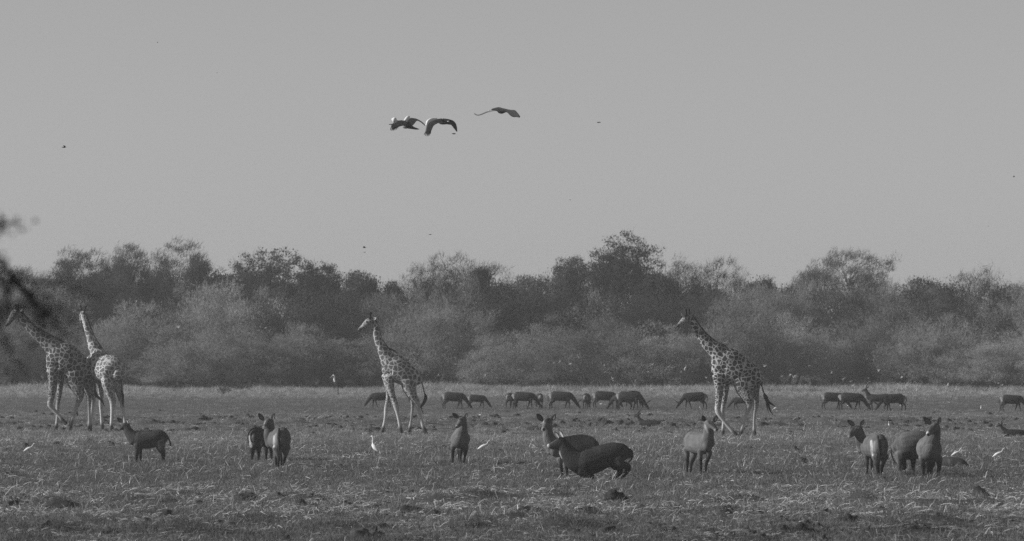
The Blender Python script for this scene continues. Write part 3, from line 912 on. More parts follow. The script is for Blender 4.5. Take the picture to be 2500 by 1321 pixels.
# right giraffe
tr = Trace(1600, 730, 3.6706, 1785, 1066)
giraffe('largest dark patched giraffe with its neck stretched forward on the right', tr,
  [(555, 640, 0, 60, 48), (585, 605, 0, 108, 68), (640, 580, 0, 148, 80), (700, 625, 0, 148, 88), (765, 655, 0, 128, 90), (825, 675, 0, 118, 84), (880, 705, 0, 96, 72), (912, 730, 0, 62, 52)],
  [(590, 520, 0, 100, 62), (545, 462, 0, 80, 54), (502, 430, 0, 63, 46), (452, 382, 0, 54, 40), (402, 315, 0, 42, 34), (362, 254, 0, 35, 30), (330, 205, 0, 33, 28)],
  [(315, 180, 0, 35, 30), (285, 178, 0, 39, 32), (252, 202, -.04, 31, 27), (222, 224, -.08, 21, 19), (200, 240, -.11, 15, 15), (190, 246, -.12, 11, 11)],
  [[(572, 690, n_, 64, 34), (572, 780, n_, 43, 30), (570, 860, n_, 34), (562, 940, n_, 30), (560, 1005, n_, 27), (592, 1062, n_, 20), (635, 1120, n_, 16), (680, 1172, n_, 18), (715, 1212, n_, 20), (735, 1236, n_, 20)],
   [(625, 740, f_, 50, 32), (628, 820, f_, 32), (622, 900, f_, 24), (607, 975, f_, 20), (603, 1020, f_, 20), (613, 1080, f_, 15), (610, 1150, f_, 15), (606, 1195, f_, 18), (600, 1238, f_, 22)],
   [(800, 720, n_, 112, 50), (800, 800, n_, 88, 44), (832, 885, n_, 56), (838, 945, n_, 35), (822, 1010, n_, 21), (795, 1090, n_, 16), (778, 1155, n_, 18), (766, 1200, n_, 18), (757, 1238, n_, 22)],
   [(880, 760, f_, 70, 42), (892, 850, f_, 42), (903, 920, f_, 30), (902, 970, f_, 24), (890, 1040, f_, 17), (886, 1130, f_, 15), (888, 1190, f_, 18), (884, 1240, f_, 22)]],
  [(930, 700, 0, 8), (948, 760, 0, 7), (965, 820, 0, 6), (980, 858, 0, 6)],
  [[(978, 855, 0, 12), (988, 880, 0, 19), (1010, 920, 0, 14), (1040, 940, 0, 9), (1072, 962, 0, 3)], [(992, 890, 0, 12), (1012, 950, 0, 11), (1030, 1000, 0, 7), (1055, 1042, 0, 2)], [(990, 890, .03, 8), (1000, 960, .03, 5), (1015, 1020, .03, 2)]],
  [(330, 150, 0, 7), (360, 185, 0, 9), (398, 240, 0, 9), (440, 292, 0, 9), (490, 342, 0, 9), (550, 388, 0, 10), (610, 412, 0, 9), (650, 440, 0, 4)],
  [[(280, 150, -.07, 12), (276, 118, -.075, 9), (273, 97, -.08, 11)], [(302, 150, .07, 12), (301, 115, .075, 9), (301, 95, .08, 11)], [(258, 165, -.02, 14), (248, 138, -.02, 9)]],
  [((318, 160), (332, 134), 11, .09, .12, (-.3, -1, 0)), ((262, 168), (238, 132), 9, -.1, -.13, (-.3, -1, 0))],
  [(268, 172, -.105, 8)], G_dark, headc=(255, 200, 58, 192, 244, 26))

# leftmost giraffe
tr = Trace(0, 700, 3.3025, 160, 1053)
giraffe('brown patched giraffe behind the blurred branch lifting a front hoof at far left', tr,
  [(418, 645, 0, 48, 42), (445, 600, 0, 90, 60), (480, 575, 0, 130, 72), (530, 592, 0, 136, 78), (590, 622, 0, 118, 78), (645, 650, 0, 98, 72), (695, 672, 0, 76, 60), (722, 690, 0, 48, 42)],
  [(470, 530, 0, 88, 54), (425, 482, 0, 74, 48), (372, 440, 0, 60, 42), (305, 388, 0, 45, 36), (240, 330, 0, 36, 30), (180, 265, 0, 31, 27), (150, 225, 0, 30, 27)],
  [(140, 200, 0, 31, 27), (118, 222, 0, 34, 28), (92, 258, 0, 25, 22), (68, 290, 0, 18, 17), (52, 312, 0, 12, 12)],
  [[(432, 680, n_, 56, 32), (432, 760, n_, 40, 28), (424, 850, n_, 31), (412, 915, n_, 25), (408, 955, n_, 23), (440, 995, n_, 17), (480, 1040, n_, 14), (512, 1078, n_, 15), (536, 1104, n_, 18)],
   [(478, 700, f_, 45, 28), (482, 790, f_, 27), (476, 870, f_, 20), (466, 930, f_, 18), (462, 975, f_, 17), (460, 1050, f_, 13), (454, 1110, f_, 15), (446, 1145, f_, 17), (437, 1170, f_, 19)],
   [(610, 700, n_, 88, 44), (612, 770, n_, 70, 40), (640, 840, n_, 46), (648, 890, n_, 30), (625, 955, n_, 19), (598, 1030, n_, 15), (580, 1090, n_, 17), (570, 1130, n_, 18), (563, 1168, n_, 20)],
   [(680, 720, f_, 60, 38), (698, 800, f_, 40), (712, 865, f_, 28), (716, 910, f_, 22), (716, 990, f_, 15), (718, 1080, f_, 14), (716, 1130, f_, 17), (710, 1170, f_, 20)]],
  [(725, 660, 0, 8), (748, 710, -.1, 6), (765, 780, -.2, 5), (773, 840, -.25, 5)],
  [[(772, 838, -.25, 9), (778, 870, -.25, 14), (800, 895, -.25, 10), (830, 925, -.25, 7), (846, 965, -.25, 2)]],
  [(165, 190, 0, 7), (200, 230, 0, 9), (260, 300, 0, 9), (330, 352, 0, 9), (420, 402, 0, 10), (490, 432, 0, 10), (540, 480, 0, 9), (600, 530, 0, 5)],
  [[(132, 180, -.07, 11), (128, 160, -.075, 9), (126, 148, -.08, 11)], [(142, 180, .07, 11), (144, 158, .075, 8), (146, 146, .08, 10)]],
  [((150, 205), (185, 180), 11, -.09, -.14, (-.3, -1, 0))],
  [(108, 215, -.1, 8)], G_left, headc=(100, 250, 60, 55, 308, 28))

# second giraffe, walking away to the left
tr = Trace(0, 700, 3.3025, 260, 1053)
LT = (.62, -.78, 0)
giraffe('palest giraffe seen from behind with both ears spread beside the leftmost giraffe', tr,
  [(722, 645, .62, 56, 44), (752, 632, .52, 98, 72), (800, 640, .34, 126, 90), (850, 655, .1, 130, 102), (900, 672, -.12, 126, 106), (938, 692, -.3, 108, 94), (960, 705, -.42, 64, 60)],
  [(830, 625, .25, 118, 80), (800, 572, .42, 88, 64), (774, 528, .55, 62, 48), (752, 485, .62, 54, 48), (728, 430, .66, 40, 37), (706, 365, .68, 32, 30), (682, 295, .7, 28, 26), (664, 240, .7, 25, 25)],
  [(658, 215, .7, 22, 26), (652, 225, .85, 24, 27), (645, 250, 1.02, 20, 22), (641, 275, 1.18, 14, 16), (640, 288, 1.26, 10, 11)],
  [[(742, 690, .42, 46, 34), (742, 770, .42, 32), (745, 850, .42, 25), (745, 930, .42, 22), (738, 985, .42, 17), (730, 1050, .42, 14), (724, 1110, .42, 16), (716, 1165, .42, 22)],
   [(790, 720, .62, 40, 30), (800, 800, .62, 26), (807, 880, .62, 21), (805, 945, .62, 19), (808, 1020, .62, 14), (812, 1090, .62, 14), (817, 1162, .62, 18)],
   [(870, 715, -.34, 50, 44), (876, 760, -.4, 60, 48), (884, 810, -.42, 50), (902, 875, -.42, 36), (915, 925, -.42, 28), (912, 1000, -.42, 17), (907, 1080, -.42, 15), (905, 1125, -.42, 17), (902, 1168, -.42, 20)],
   [(925, 715, -.12, 40, 40), (948, 770, -.16, 50, 42), (960, 825, -.18, 38), (975, 890, -.18, 26), (988, 945, -.18, 20), (1000, 1020, -.18, 14), (1010, 1090, -.18, 14), (1018, 1165, -.18, 18)]],
  [(965, 650, -.5, 8), (982, 700, -.55, 6), (988, 780, -.55, 5), (991, 850, -.55, 5)],
  [[(991, 845, -.55, 8), (994, 880, -.55, 15), (994, 920, -.55, 12), (1002, 970, -.55, 3)]],
  [(682, 215, .62, 4), (708, 285, .62, 5), (735, 358, .62, 5), (766, 425, .6, 5), (800, 475, .5, 6), (842, 530, .3, 6), (872, 562, .15, 4)],
  [[(648, 195, .72, 8), (642, 170, .72, 6), (638, 157, .72, 8)], [(668, 195, .68, 8), (676, 172, .68, 6), (682, 157, .68, 8)]],
  [((640, 212), (584, 203), 11, .74, .66, (0, -1, -.2)), ((678, 214), (734, 212), 11, .66, .66, (0, -1, -.2))],
  [(630, 242, .92, 6)], G_pale, lat=LT, head_lat=(.95, -.3, 0), extra=[([(795, 575, .42, 38), (850, 592, .12, 52), (905, 630, -.15, 58), (950, 680, -.4, 46)], LT)])

# white bird riding on the right giraffe
# ------------------------------------------------------------------ waterbuck
def buck(label, tr, tubes, legs, paint, ears, eyes=(), nose=None, tail=None, tail_lat=(0, 1, 0), base=.075, dark_below=None, voxel=.017, group='waterbuck standing in the foreground grass'):
    root = tag(empty('waterbuck', tr.loc), label, 'antelope', group)
    b = Build()
    for pts, lat in tubes: add_tube(b, tr, pts, lat, .8, 16, 4)
    for L in legs: add_tube(b, tr, L, (0, 1, 0), .9, 10, 4, (1, .35))
    me = remeshed('body', b, voxel, 3)
    co = coords(me); cx, cy, d = tr.back(co)
    unit = tr.sc * tr.s
    tone = np.full(len(co), base)
    if dark_below:                                     # black stockings
        y0, y1 = dark_below
        k = np.clip((cy - y0) / (y1 - y0), 0, 1)
        tone = tone * (1 - k) + .014 * k
    P3 = np.stack([cx, cy, d * unit * .3], -1)
    for q in paint:                                    # (a, b, radius, tone [, softness]) with a, b = x, y, depth
        a = np.array([q[0][0], q[0][1], q[0][2] * unit * .3]); c = np.array([q[1][0], q[1][1], q[1][2] * unit * .3])
        k = soft(near_seg(P3, a, c), q[2], q[4] if len(q) > 4 else .6)
        tone = tone * (1 - k) + q[3] * k
    set_attr(me, 'tone', tone)
    obj('body', me, M_coat, root)
    for e in ears: ear_part(tr, e[0], e[1], e[2], root, e[3], e[4], e[5], e[6] if len(e) > 6 else .30, .03, M_earm, thick=.016)
    for e in eyes: blob('eye', tr.p(*e[:3]), tr.r(e[3]), M_black, root)
    if nose: blob('nose', tr.p(*nose[:3]), tr.r(nose[3]), M_black, root, (1, .8, .8))
    if tail: simple_part('tail', tr, tail, M_hair, root, lat=tail_lat, n=8)
    return root

LY, LX = (0, 1, 0), (1, 0, 0)
FR = (-.15, -1, 0)

# 1: dark one in profile at the left
tr = Trace(250, 980, 5.0, 355, 1127)
buck('dark waterbuck in profile facing left in front of the pale giraffe hooves', tr,
  [([(385, 455, 0, 70, 55), (420, 462, 0, 100, 72), (480, 470, 0, 106, 80), (560, 466, 0, 112, 84), (640, 452, 0, 106, 80), (700, 440, 0, 96, 72), (750, 445, 0, 66, 54)], LY),
   ([(400, 455, 0, 92, 66), (355, 415, 0, 74, 54), (318, 365, 0, 56, 42), (300, 320, 0, 46, 36)], LY),
   ([(305, 295, 0, 42, 34), (272, 300, 0, 40, 31), (245, 320, 0, 28, 23), (224, 338, 0, 17, 16)], LY)],
  [[(428, 540, -.1, 46, 40), (428, 610, -.1, 28), (420, 680, -.1, 19), (415, 740, -.1, 14)],
   [(455, 550, .1, 40, 38), (460, 620, .1, 23), (462, 680, .1, 16), (464, 735, .1, 12)],
   [(705, 500, -.1, 78, 46), (722, 575, -.1, 46), (748, 630, -.1, 25), (752, 680, -.1, 18), (757, 735, -.1, 14)],
   [(690, 510, .1, 70, 42), (705, 585, .1, 38), (730, 640, .1, 20), (734, 690, .1, 15), (738, 735, .1, 12)]],
  [((215, 342, 0), (222, 336, 0), 16, .03), ((232, 350, 0), (236, 356, 0), 12, .14), ((745, 470, 0), (735, 560, 0), 42, .15), ((270, 285, 0), (300, 265, 0), 26, .035), ((560, 575, 0), (450, 570, 0), 40, .03)],
  [((240, 255), (186, 205), 22, -.02, -.03, (-.6, -1, 0), .09), ((318, 268), (302, 222), 17, -.06, -.09, (-.9, -.5, 0), .4)],
  [(278, 282, -.085, 6)], (216, 340, 0, 9), [(755, 378, 0, 10), (795, 425, 0, 10), (822, 490, 0, 9), (835, 542, 0, 8)], base=.058, dark_below=(590, 640))

# 2: rump of the one behind the pair
tr = Trace(250, 980, 5.0, 628, 1126)
L2 = (.92, -.39, 0)
buck('waterbuck seen from behind with a white rump stripe left of the pair', tr,
  [([(1858, 445, -.2, 105, 72), (1862, 440, -.05, 130, 86), (1885, 440, .2, 128, 90), (1930, 445, .5, 120, 84), (1985, 455, .8, 100, 68)], L2),
   ([(2000, 440, .85, 62, 52), (2060, 470, 1.0, 48, 42), (2110, 530, 1.12, 40, 34)], LY),
   ([(2120, 545, 1.15, 36, 32), (2135, 590, 1.2, 24, 24), (2140, 625, 1.25, 14, 14)], LX)],
  [[(1838, 530, -.12, 62, 44), (1832, 600, -.12, 34), (1832, 660, -.12, 20), (1826, 735, -.12, 15)],
   [(1900, 530, .02, 58, 42), (1904, 600, .02, 32), (1908, 660, .02, 19), (1902, 735, .02, 14)],
   [(1985, 540, .75, 40, 34), (1986, 630, .75, 20), (1984, 735, .75, 12)],
   [(2042, 550, .85, 36, 30), (2046, 640, .85, 20), (2052, 735, .85, 13)]],
  [((1808, 430, -.25), (1820, 545, -.2), 26, .42), ((1845, 420, -.25), (1850, 520, -.2), 26, .30), ((1940, 500, -.1), (1945, 560, .1), 20, .14)],  # white rump marking, with sunlight on its left painted into the tone
  [], (), None, [(1880, 318, -.2, 10), (1815, 350, -.32, 10), (1785, 410, -.34, 8), (1786, 500, -.34, 8)], base=.045, dark_below=(580, 630))

# 3: looking back over its shoulder
tr = Trace(250, 980, 5.0, 680, 1144)
L3 = (.9, .42, 0)
buck('waterbuck with its rump to us looking back over its shoulder at the camera', tr,
  [([(2192, 450, -.36, 110, 84), (2190, 455, -.22, 146, 118), (2165, 455, .05, 140, 118), (2110, 470, .4, 118, 94), (2062, 490, .62, 92, 70)], L3),
   ([(2066, 500, .6, 96, 68), (2030, 430, .6, 74, 60), (2028, 370, .55, 66, 58), (2034, 310, .5, 60, 54)], LY),
   ([(2034, 270, .5, 56, 54), (2018, 272, .4, 56, 52), (1998, 292, .25, 42, 40), (1976, 316, .12, 28, 29)], LX)],
  [[(2100, 560, .42, 40, 34), (2104, 650, .42, 22), (2112, 730, .42, 17), (2113, 830, .42, 13)],
   [(2165, 600, .5, 30, 28), (2175, 700, .5, 17), (2176, 830, .5, 12)],
   [(2140, 570, -.25, 66, 50), (2146, 640, -.25, 36), (2156, 700, -.25, 20), (2152, 760, -.25, 15), (2150, 838, -.25, 13)],
   [(2238, 560, -.1, 64, 48), (2232, 640, -.1, 38), (2222, 700, -.1, 24), (2217, 760, -.1, 18), (2215, 835, -.1, 14)]],
  [((2098, 420, -.4), (2095, 545, -.35), 22, .5), ((2120, 400, -.42), (2118, 520, -.42), 22, .22), ((2200, 420, -.45), (2215, 540, -.4), 36, .17, .5),  # pale rump ring, its left stroke painted brighter as the sunlit side
   ((1966, 326, .05), (1980, 328, .05), 32, .5), ((1980, 245, .3), (1972, 275, .2), 12, .3), ((2030, 225, .45), (2010, 245, .35), 26, .05), ((2100, 620, .3), (2110, 660, .3), 30, .13)],
  [((1960, 235), (1904, 158), 24, .45, .38, FR, .13), ((2062, 240), (2086, 156), 20, .5, .48, FR, .32)],
  [(2040, 252, .32, 7)], (1966, 316, .09, 15), [(2165, 330, -.42, 12), (2160, 420, -.58, 14), (2168, 520, -.6, 15), (2166, 598, -.58, 10)], LX, base=.115, dark_below=(660, 710))

# 4: facing us beside the leaning egret
tr = Trace(850, 980, 6.25, 1122, 1134)
buck('waterbuck facing the camera between the upright egret and the crouching egret', tr,
  [([(1695, 600, -.58, 92, 92), (1700, 590, -.46, 128, 132), (1708, 580, -.2, 140, 147), (1716, 578, .2, 140, 148), (1718, 572, .5, 122, 128), (1718, 570, .65, 80, 84)], LX),
   ([(1712, 565, -.45, 135, 110), (1726, 490, -.48, 114, 98), (1742, 425, -.5, 88, 78), (1752, 375, -.52, 70, 62), (1755, 320, -.52, 60, 56)], LY),
   ([(1756, 285, -.5, 60, 58), (1738, 292, -.64, 58, 56), (1702, 335, -.82, 43, 43), (1668, 376, -.96, 29, 30)], LX)],
  [[(1606, 680, -.36, 48, 44), (1600, 770, -.36, 27), (1597, 850, -.36, 22), (1592, 955, -.36, 16)],
   [(1792, 690, -.36, 52, 46), (1788, 790, -.36, 28), (1778, 860, -.36, 21), (1770, 945, -.36, 16)],
   [(1690, 700, .42, 42, 38), (1684, 800, .42, 22), (1688, 880, .42, 16), (1690, 965, .42, 13)],
   [(1728, 710, .36, 40, 36), (1716, 810, .36, 23), (1714, 880, .36, 19), (1714, 955, .36, 14)]],
  [((1650, 384, -1.0), (1664, 392, -1.0), 38, .5), ((1745, 255, -.55), (1720, 270, -.7), 34, .032), ((1785, 252, -.5), (1790, 258, -.5), 16, .4), ((1700, 450, -.6), (1715, 620, -.6), 40, .12)],
  [((1682, 246), (1600, 184), 27, -.5, -.56, FR, .06), ((1788, 246), (1812, 182), 22, -.5, -.54, FR, .3)],
  [(1690, 292, -.70, 8), (1755, 285, -.72, 8)], (1655, 382, -1.0, 19), base=.14, dark_below=(690, 760))

# 5: standing behind the kneeling one
tr = Trace(1260, 980, 6.003, 1385, 1165)
buck('waterbuck with raised head standing behind the kneeling waterbuck', tr,
  [([(560, 690, -.1, 120, 80), (620, 690, -.05, 168, 112), (750, 690, 0, 178, 128), (900, 668, .05, 182, 132), (1020, 650, .1, 174, 124), (1110, 640, .12, 126, 100), (1155, 650, .12, 78, 66)], LY),
   ([(570, 670, -.05, 150, 92), (510, 590, -.1, 112, 78), (475, 510, -.12, 86, 68), (462, 430, -.12, 74, 60), (465, 360, -.12, 70, 58)], LY),
   ([(472, 305, -.1, 72, 66), (452, 318, -.22, 68, 64), (424, 365, -.38, 48, 47), (402, 405, -.5, 33, 34)], LX)],
  [[(640, 850, -.14, 52, 44), (655, 940, -.14, 31), (668, 1020, -.14, 22), (670, 1115, -.14, 17)],
   [(735, 870, .14, 44, 40), (740, 980, .14, 27), (748, 1060, .14, 20), (752, 1125, .14, 16)],
   [(1090, 760, -.1, 80, 50), (1095, 900, -.1, 40), (1120, 1000, -.1, 24), (1118, 1125, -.1, 16)],
   [(1060, 780, .14, 70, 46), (1060, 920, .14, 36), (1085, 1010, .14, 20), (1085, 1125, .14, 14)]],
  [((394, 416, -.55), (408, 416, -.55), 42, .5), ((470, 262, -.2), (440, 280, -.3), 42, .04), ((392, 285, -.25), (400, 330, -.3), 13, .4), ((385, 480, -.2), (395, 560, -.2), 26, .2), ((1160, 600, .1), (1185, 660, .1), 40, .04), ((980, 690, -.1), (1060, 680, -.1), 60, .12)],
  [((392, 285), (308, 190), 31, -.1, -.15, FR, .07), ((525, 275), (572, 194), 26, -.1, -.12, FR, .22)],
  [(478, 308, -.33, 11)], (400, 404, -.56, 24), base=.15, dark_below=(880, 960))

# 6: kneeling
tr = Trace(1260, 980, 6.003, 1440, 1172)
kn = buck('dark waterbuck kneeling on its front legs with its rump raised', tr,
  [([(880, 860, 0, 130, 96), (930, 880, 0, 172, 124), (1020, 890, 0, 192, 144), (1150, 862, 0, 192, 144), (1300, 800, 0, 176, 132), (1430, 765, 0, 168, 128), (1540, 752, 0, 142, 110), (1620, 765, 0, 100, 82), (1660, 775, 0, 62, 54)], LY),
   ([(930, 890, 0, 176, 118), (850, 845, 0, 162, 108), (778, 775, 0, 134, 92), (725, 700, 0, 112, 80), (692, 630, 0, 92, 70)], LY),
   ([(690, 610, 0, 92, 68), (642, 622, 0, 94, 64), (585, 640, 0, 74, 52), (528, 650, 0, 52, 42), (482, 655, 0, 37, 33)], LY)],
  [[(960, 1020, -.14, 80, 50), (1070, 1080, -.16, 48), (1125, 1098, -.16, 30), (1090, 1130, -.16, 24), (1030, 1140, -.16, 20)],
   [(940, 1020, .14, 80, 50), (1010, 1085, .16, 46), (1060, 1105, .16, 30), (1010, 1140, .16, 22), (980, 1145, .16, 20)],
   [(1490, 845, -.13, 124, 66), (1545, 925, -.14, 74), (1632, 940, -.14, 46), (1640, 985, -.14, 44), (1600, 1055, -.14, 34), (1560, 1110, -.14, 26), (1540, 1150, -.14, 22)],
   [(1430, 880, .13, 120, 60), (1478, 970, .14, 62), (1535, 1020, .14, 42), (1515, 1065, .14, 32), (1470, 1115, .14, 26), (1440, 1150, .14, 22)]],
  [((468, 632, 0), (478, 690, 0), 24, .45), ((560, 560, 0), (500, 600, 0), 20, .22), ((624, 745, 0), (650, 830, 0), 30, .34), ((560, 700, 0), (620, 740, 0), 24, .14), ((690, 620, -.05), (650, 740, -.05), 14, .13), ((640, 545, 0), (700, 600, 0), 46, .035), ((1665, 850, 0), (1620, 890, 0), 34, .22), ((900, 720, 0), (760, 620, 0), 46, .035)],  # pale chest stroke paints light onto the front edge of the coat
  [((628, 535), (572, 448), 26, -.07, -.1, (-.8, -.7, 0), .5), ((700, 545), (634, 428), 24, .06, .09, (-.8, -.7, 0), .5)],
  [(628, 552, -.115, 10)], (470, 655, -.01, 17), [(1672, 705, 0, 14), (1706, 760, 0, 14), (1694, 840, 0, 12), (1650, 892, 0, 8)], base=.036, dark_below=(930, 1010))

# 7: facing us with its head to the right
tr = Trace(1620, 980, 6.95, 1709, 1157)
buck('waterbuck looking to the right beside the front hooves of the largest giraffe', tr,
  [([(410, 690, .62, 110, 66), (450, 690, .5, 165, 100), (520, 695, .28, 186, 128), (610, 705, 0, 188, 136), (690, 718, -.26, 178, 124), (735, 728, -.42, 130, 96)], (.75, .66, 0)),
   ([(735, 690, -.38, 130, 104), (748, 600, -.4, 102, 96), (755, 510, -.4, 92, 86), (758, 440, -.4, 82, 76)], LY),
   ([(742, 380, -.38, 76, 72), (786, 388, -.46, 70, 66), (835, 428, -.58, 49, 47), (876, 470, -.68, 35, 34)], (.6, -.8, 0))],
  [[(618, 850, -.34, 56, 48), (622, 960, -.34, 32), (626, 1080, -.34, 25), (624, 1235, -.34, 18)],
   [(768, 860, -.36, 60, 50), (745, 970, -.36, 38), (712, 1080, -.36, 27), (705, 1225, -.36, 20)],
   [(398, 820, .55, 64, 50), (412, 950, .55, 36), (416, 1070, .55, 26), (410, 1220, .55, 18)],
   [(535, 860, .42, 60, 48), (510, 990, .42, 34), (478, 1080, .42, 24), (470, 1220, .42, 18)]],
  [((882, 476, -.72), (850, 492, -.7), 32, .42), ((760, 345, -.45), (860, 440, -.6), 36, .03), ((690, 400, -.48), (735, 520, -.5), 22, .3), ((365, 760, .5), (370, 880, .5), 40, .16), ((480, 560, .3), (600, 560, 0), 40, .045)],
  [((692, 335), (656, 244), 30, -.38, -.42, FR, .06), ((846, 345), (892, 242), 30, -.4, -.44, FR, .12)],
  [(765, 372, -.56, 11)], (886, 468, -.72, 24), base=.14, dark_below=(900, 990))

# 8: rump to us, head turned left
tr = Trace(2040, 990, 5.435, 2132, 1163)
buck('waterbuck with its rump to us and head turned left in front of the grazing herd', tr,
  [([(572, 545, -.38, 110, 84), (570, 540, -.25, 166, 126), (540, 540, .02, 160, 126), (470, 545, .36, 142, 106), (402, 555, .62, 116, 82)], L3),
   ([(402, 560, .6, 112, 78), (360, 480, .56, 88, 68), (340, 410, .52, 72, 60), (328, 360, .5, 66, 56)], LY),
   ([(322, 332, .5, 68, 58), (278, 342, .48, 65, 52), (232, 374, .42, 45, 40), (198, 408, .38, 31, 31)], LY)],
  [[(425, 670, .46, 44, 40), (434, 760, .46, 24), (434, 850, .46, 17), (428, 950, .46, 13)],
   [(480, 680, .6, 36, 32), (496, 790, .6, 20), (504, 940, .6, 13)],
   [(535, 680, -.28, 72, 54), (545, 780, -.28, 36), (552, 850, -.28, 26), (566, 940, -.28, 17)],
   [(640, 670, -.1, 66, 50), (614, 790, -.1, 32), (605, 860, -.1, 24), (592, 940, -.1, 16)]],
  [((462, 470, -.35), (474, 650, -.35), 24, .5), ((500, 480, -.4), (505, 600, -.4), 22, .2), ((606, 490, -.45), (612, 610, -.42), 34, .2, .5), ((186, 418, .36), (214, 430, .36), 24, .36), ((250, 305, .45), (210, 370, .4), 26, .03), ((215, 450, .45), (330, 610, .55), 18, .2), ((346, 262, .5), (346, 262, .5), 14, .4), ((530, 720, -.2), (580, 760, -.2), 30, .14)],  # rump ring strokes paint the sunlit left brighter than the right
  [((262, 268), (178, 206), 25, .46, .42, FR, .16), ((345, 268), (386, 200), 21, .5, .5, FR, .12)],
  [(285, 312, .38, 9)], (188, 412, .37, 15), [(548, 400, -.42, 12), (560, 520, -.6, 18), (568, 620, -.62, 18), (566, 690, -.6, 10)], LX, base=.115, dark_below=(720, 790))

# 9: standing behind, head hidden
tr = Trace(2040, 990, 5.435, 2235, 1156)
buck('waterbuck in profile with its head hidden behind the waterbuck in front', tr,
  [([(800, 570, .1, 80, 62), (835, 560, .1, 132, 92), (890, 555, .1, 172, 118), (980, 535, .1, 188, 130), (1090, 520, .1, 190, 130), (1200, 525, .1, 168, 116), (1260, 540, .1, 110, 80)], LY),
   ([(1260, 560, .1, 90, 66), (1290, 660, .2, 62, 46), (1290, 760, .3, 46, 36)], LY),
   ([(1290, 780, .3, 44, 34), (1270, 840, .35, 32, 26), (1255, 885, .4, 20, 18)], LY)],
  [[(870, 640, .0, 92, 54), (885, 730, .0, 58), (905, 800, .0, 38), (892, 870, .0, 32), (888, 915, 0, 26)],
   [(850, 650, .22, 80, 50), (850, 740, .22, 40), (872, 810, .22, 28), (862, 910, .22, 20)],
   [(1030, 660, .0, 54, 44), (1030, 760, .0, 34), (1028, 830, 0, 24), (1034, 905, .0, 17)],
   [(1180, 660, .2, 54, 44), (1182, 780, .2, 30), (1184, 905, .2, 17)]],
  [((800, 560, .1), (815, 800, .1), 44, .15), ((830, 830, 0), (838, 850, 0), 22, .3), ((890, 420, .1), (1000, 560, 0), 60, .11), ((1060, 500, 0), (1080, 620, 0), 60, .05), ((980, 640, 0), (960, 690, 0), 60, .03)],
  [], (), None, [(782, 500, .1, 9), (745, 560, .08, 9), (742, 640, .06, 9), (780, 755, .05, 8)], base=.115, dark_below=(640, 720))

# 10: facing us, head to the left
tr = Trace(2040, 990, 5.435, 2268, 1167)
buck('waterbuck facing the camera in front of the headless looking waterbuck on the right', tr,
  [([(1232, 600, -.56, 110, 106), (1234, 590, -.42, 160, 156), (1238, 580, -.1, 168, 170), (1244, 570, .3, 164, 164), (1246, 565, .55, 120, 122)], LX),
   ([(1236, 560, -.42, 155, 120), (1256, 480, -.44, 132, 104), (1284, 410, -.46, 98, 84), (1302, 355, -.46, 78, 68), (1310, 315, -.46, 68, 62)], LY),
   ([(1314, 290, -.45, 68, 60), (1282, 298, -.6, 66, 58), (1232, 338, -.76, 46, 44), (1198, 370, -.9, 32, 33)], LX)],
  [[(1135, 690, -.36, 52, 46), (1146, 790, -.36, 28), (1152, 870, -.36, 21), (1156, 965, -.36, 15)],
   [(1358, 700, -.36, 54, 46), (1362, 800, -.36, 32), (1350, 880, -.36, 25), (1342, 965, -.36, 18)],
   [(1226, 720, .4, 44, 38), (1238, 820, .4, 26), (1234, 890, .4, 19), (1230, 955, .4, 14)],
   [(1292, 720, .4, 44, 38), (1288, 820, .4, 26), (1284, 890, .4, 19), (1282, 955, .4, 14)]],
  [((1180, 356, -.95), (1200, 384, -.95), 34, .5), ((1210, 390, -.9), (1200, 390, -.9), 20, .25), ((1250, 275, -.65), (1215, 330, -.8), 26, .035), ((1335, 240, -.45), (1335, 250, -.45), 15, .38), ((1150, 460, -.5), (1200, 640, -.6), 50, .14)],
  [((1250, 238), (1156, 164), 29, -.44, -.5, FR, .13), ((1348, 238), (1368, 160), 22, -.45, -.48, FR, .12)],
  [(1292, 268, -.68, 10)], (1192, 374, -.94, 21), base=.13, dark_below=(700, 790))

# 11: lying down behind
tr = Trace(2040, 990, 5.435, 2330, 1143)
buck('waterbuck lying flat in the grass with an egret on its back', tr,
  [([(1400, 770, .2, 70, 70), (1450, 765, .2, 80, 84), (1530, 765, .1, 80, 92), (1620, 768, .05, 80, 96), (1690, 778, 0, 60, 80), (1735, 795, 0, 32, 46)], LY),
   ([(1400, 760, .25, 62, 56), (1330, 740, .4, 48, 44), (1290, 700, .5, 40, 36)], LY),
   ([(1290, 700, .5, 38, 34), (1250, 710, .5, 30, 26), (1215, 725, .5, 18, 16)], LY)],
  [[(1660, 800, -.15, 55, 60), (1700, 815, -.25, 30, 34), (1640, 825, -.3, 18, 18)]],
  [((1500, 720, -.1), (1510, 810, -.1), 22, .11), ((1620, 790, -.2), (1680, 800, -.2), 40, .025)],
  [], (), None, None, base=.05, voxel=.018)

# ------------------------------------------------------------------ the herd of small antelopes grazing behind
class Own:
    """metres in, metres out"""
    def p(self, x, y, d=0.0): return (x, d, y)
    def r(self, v): return v
O = Own()

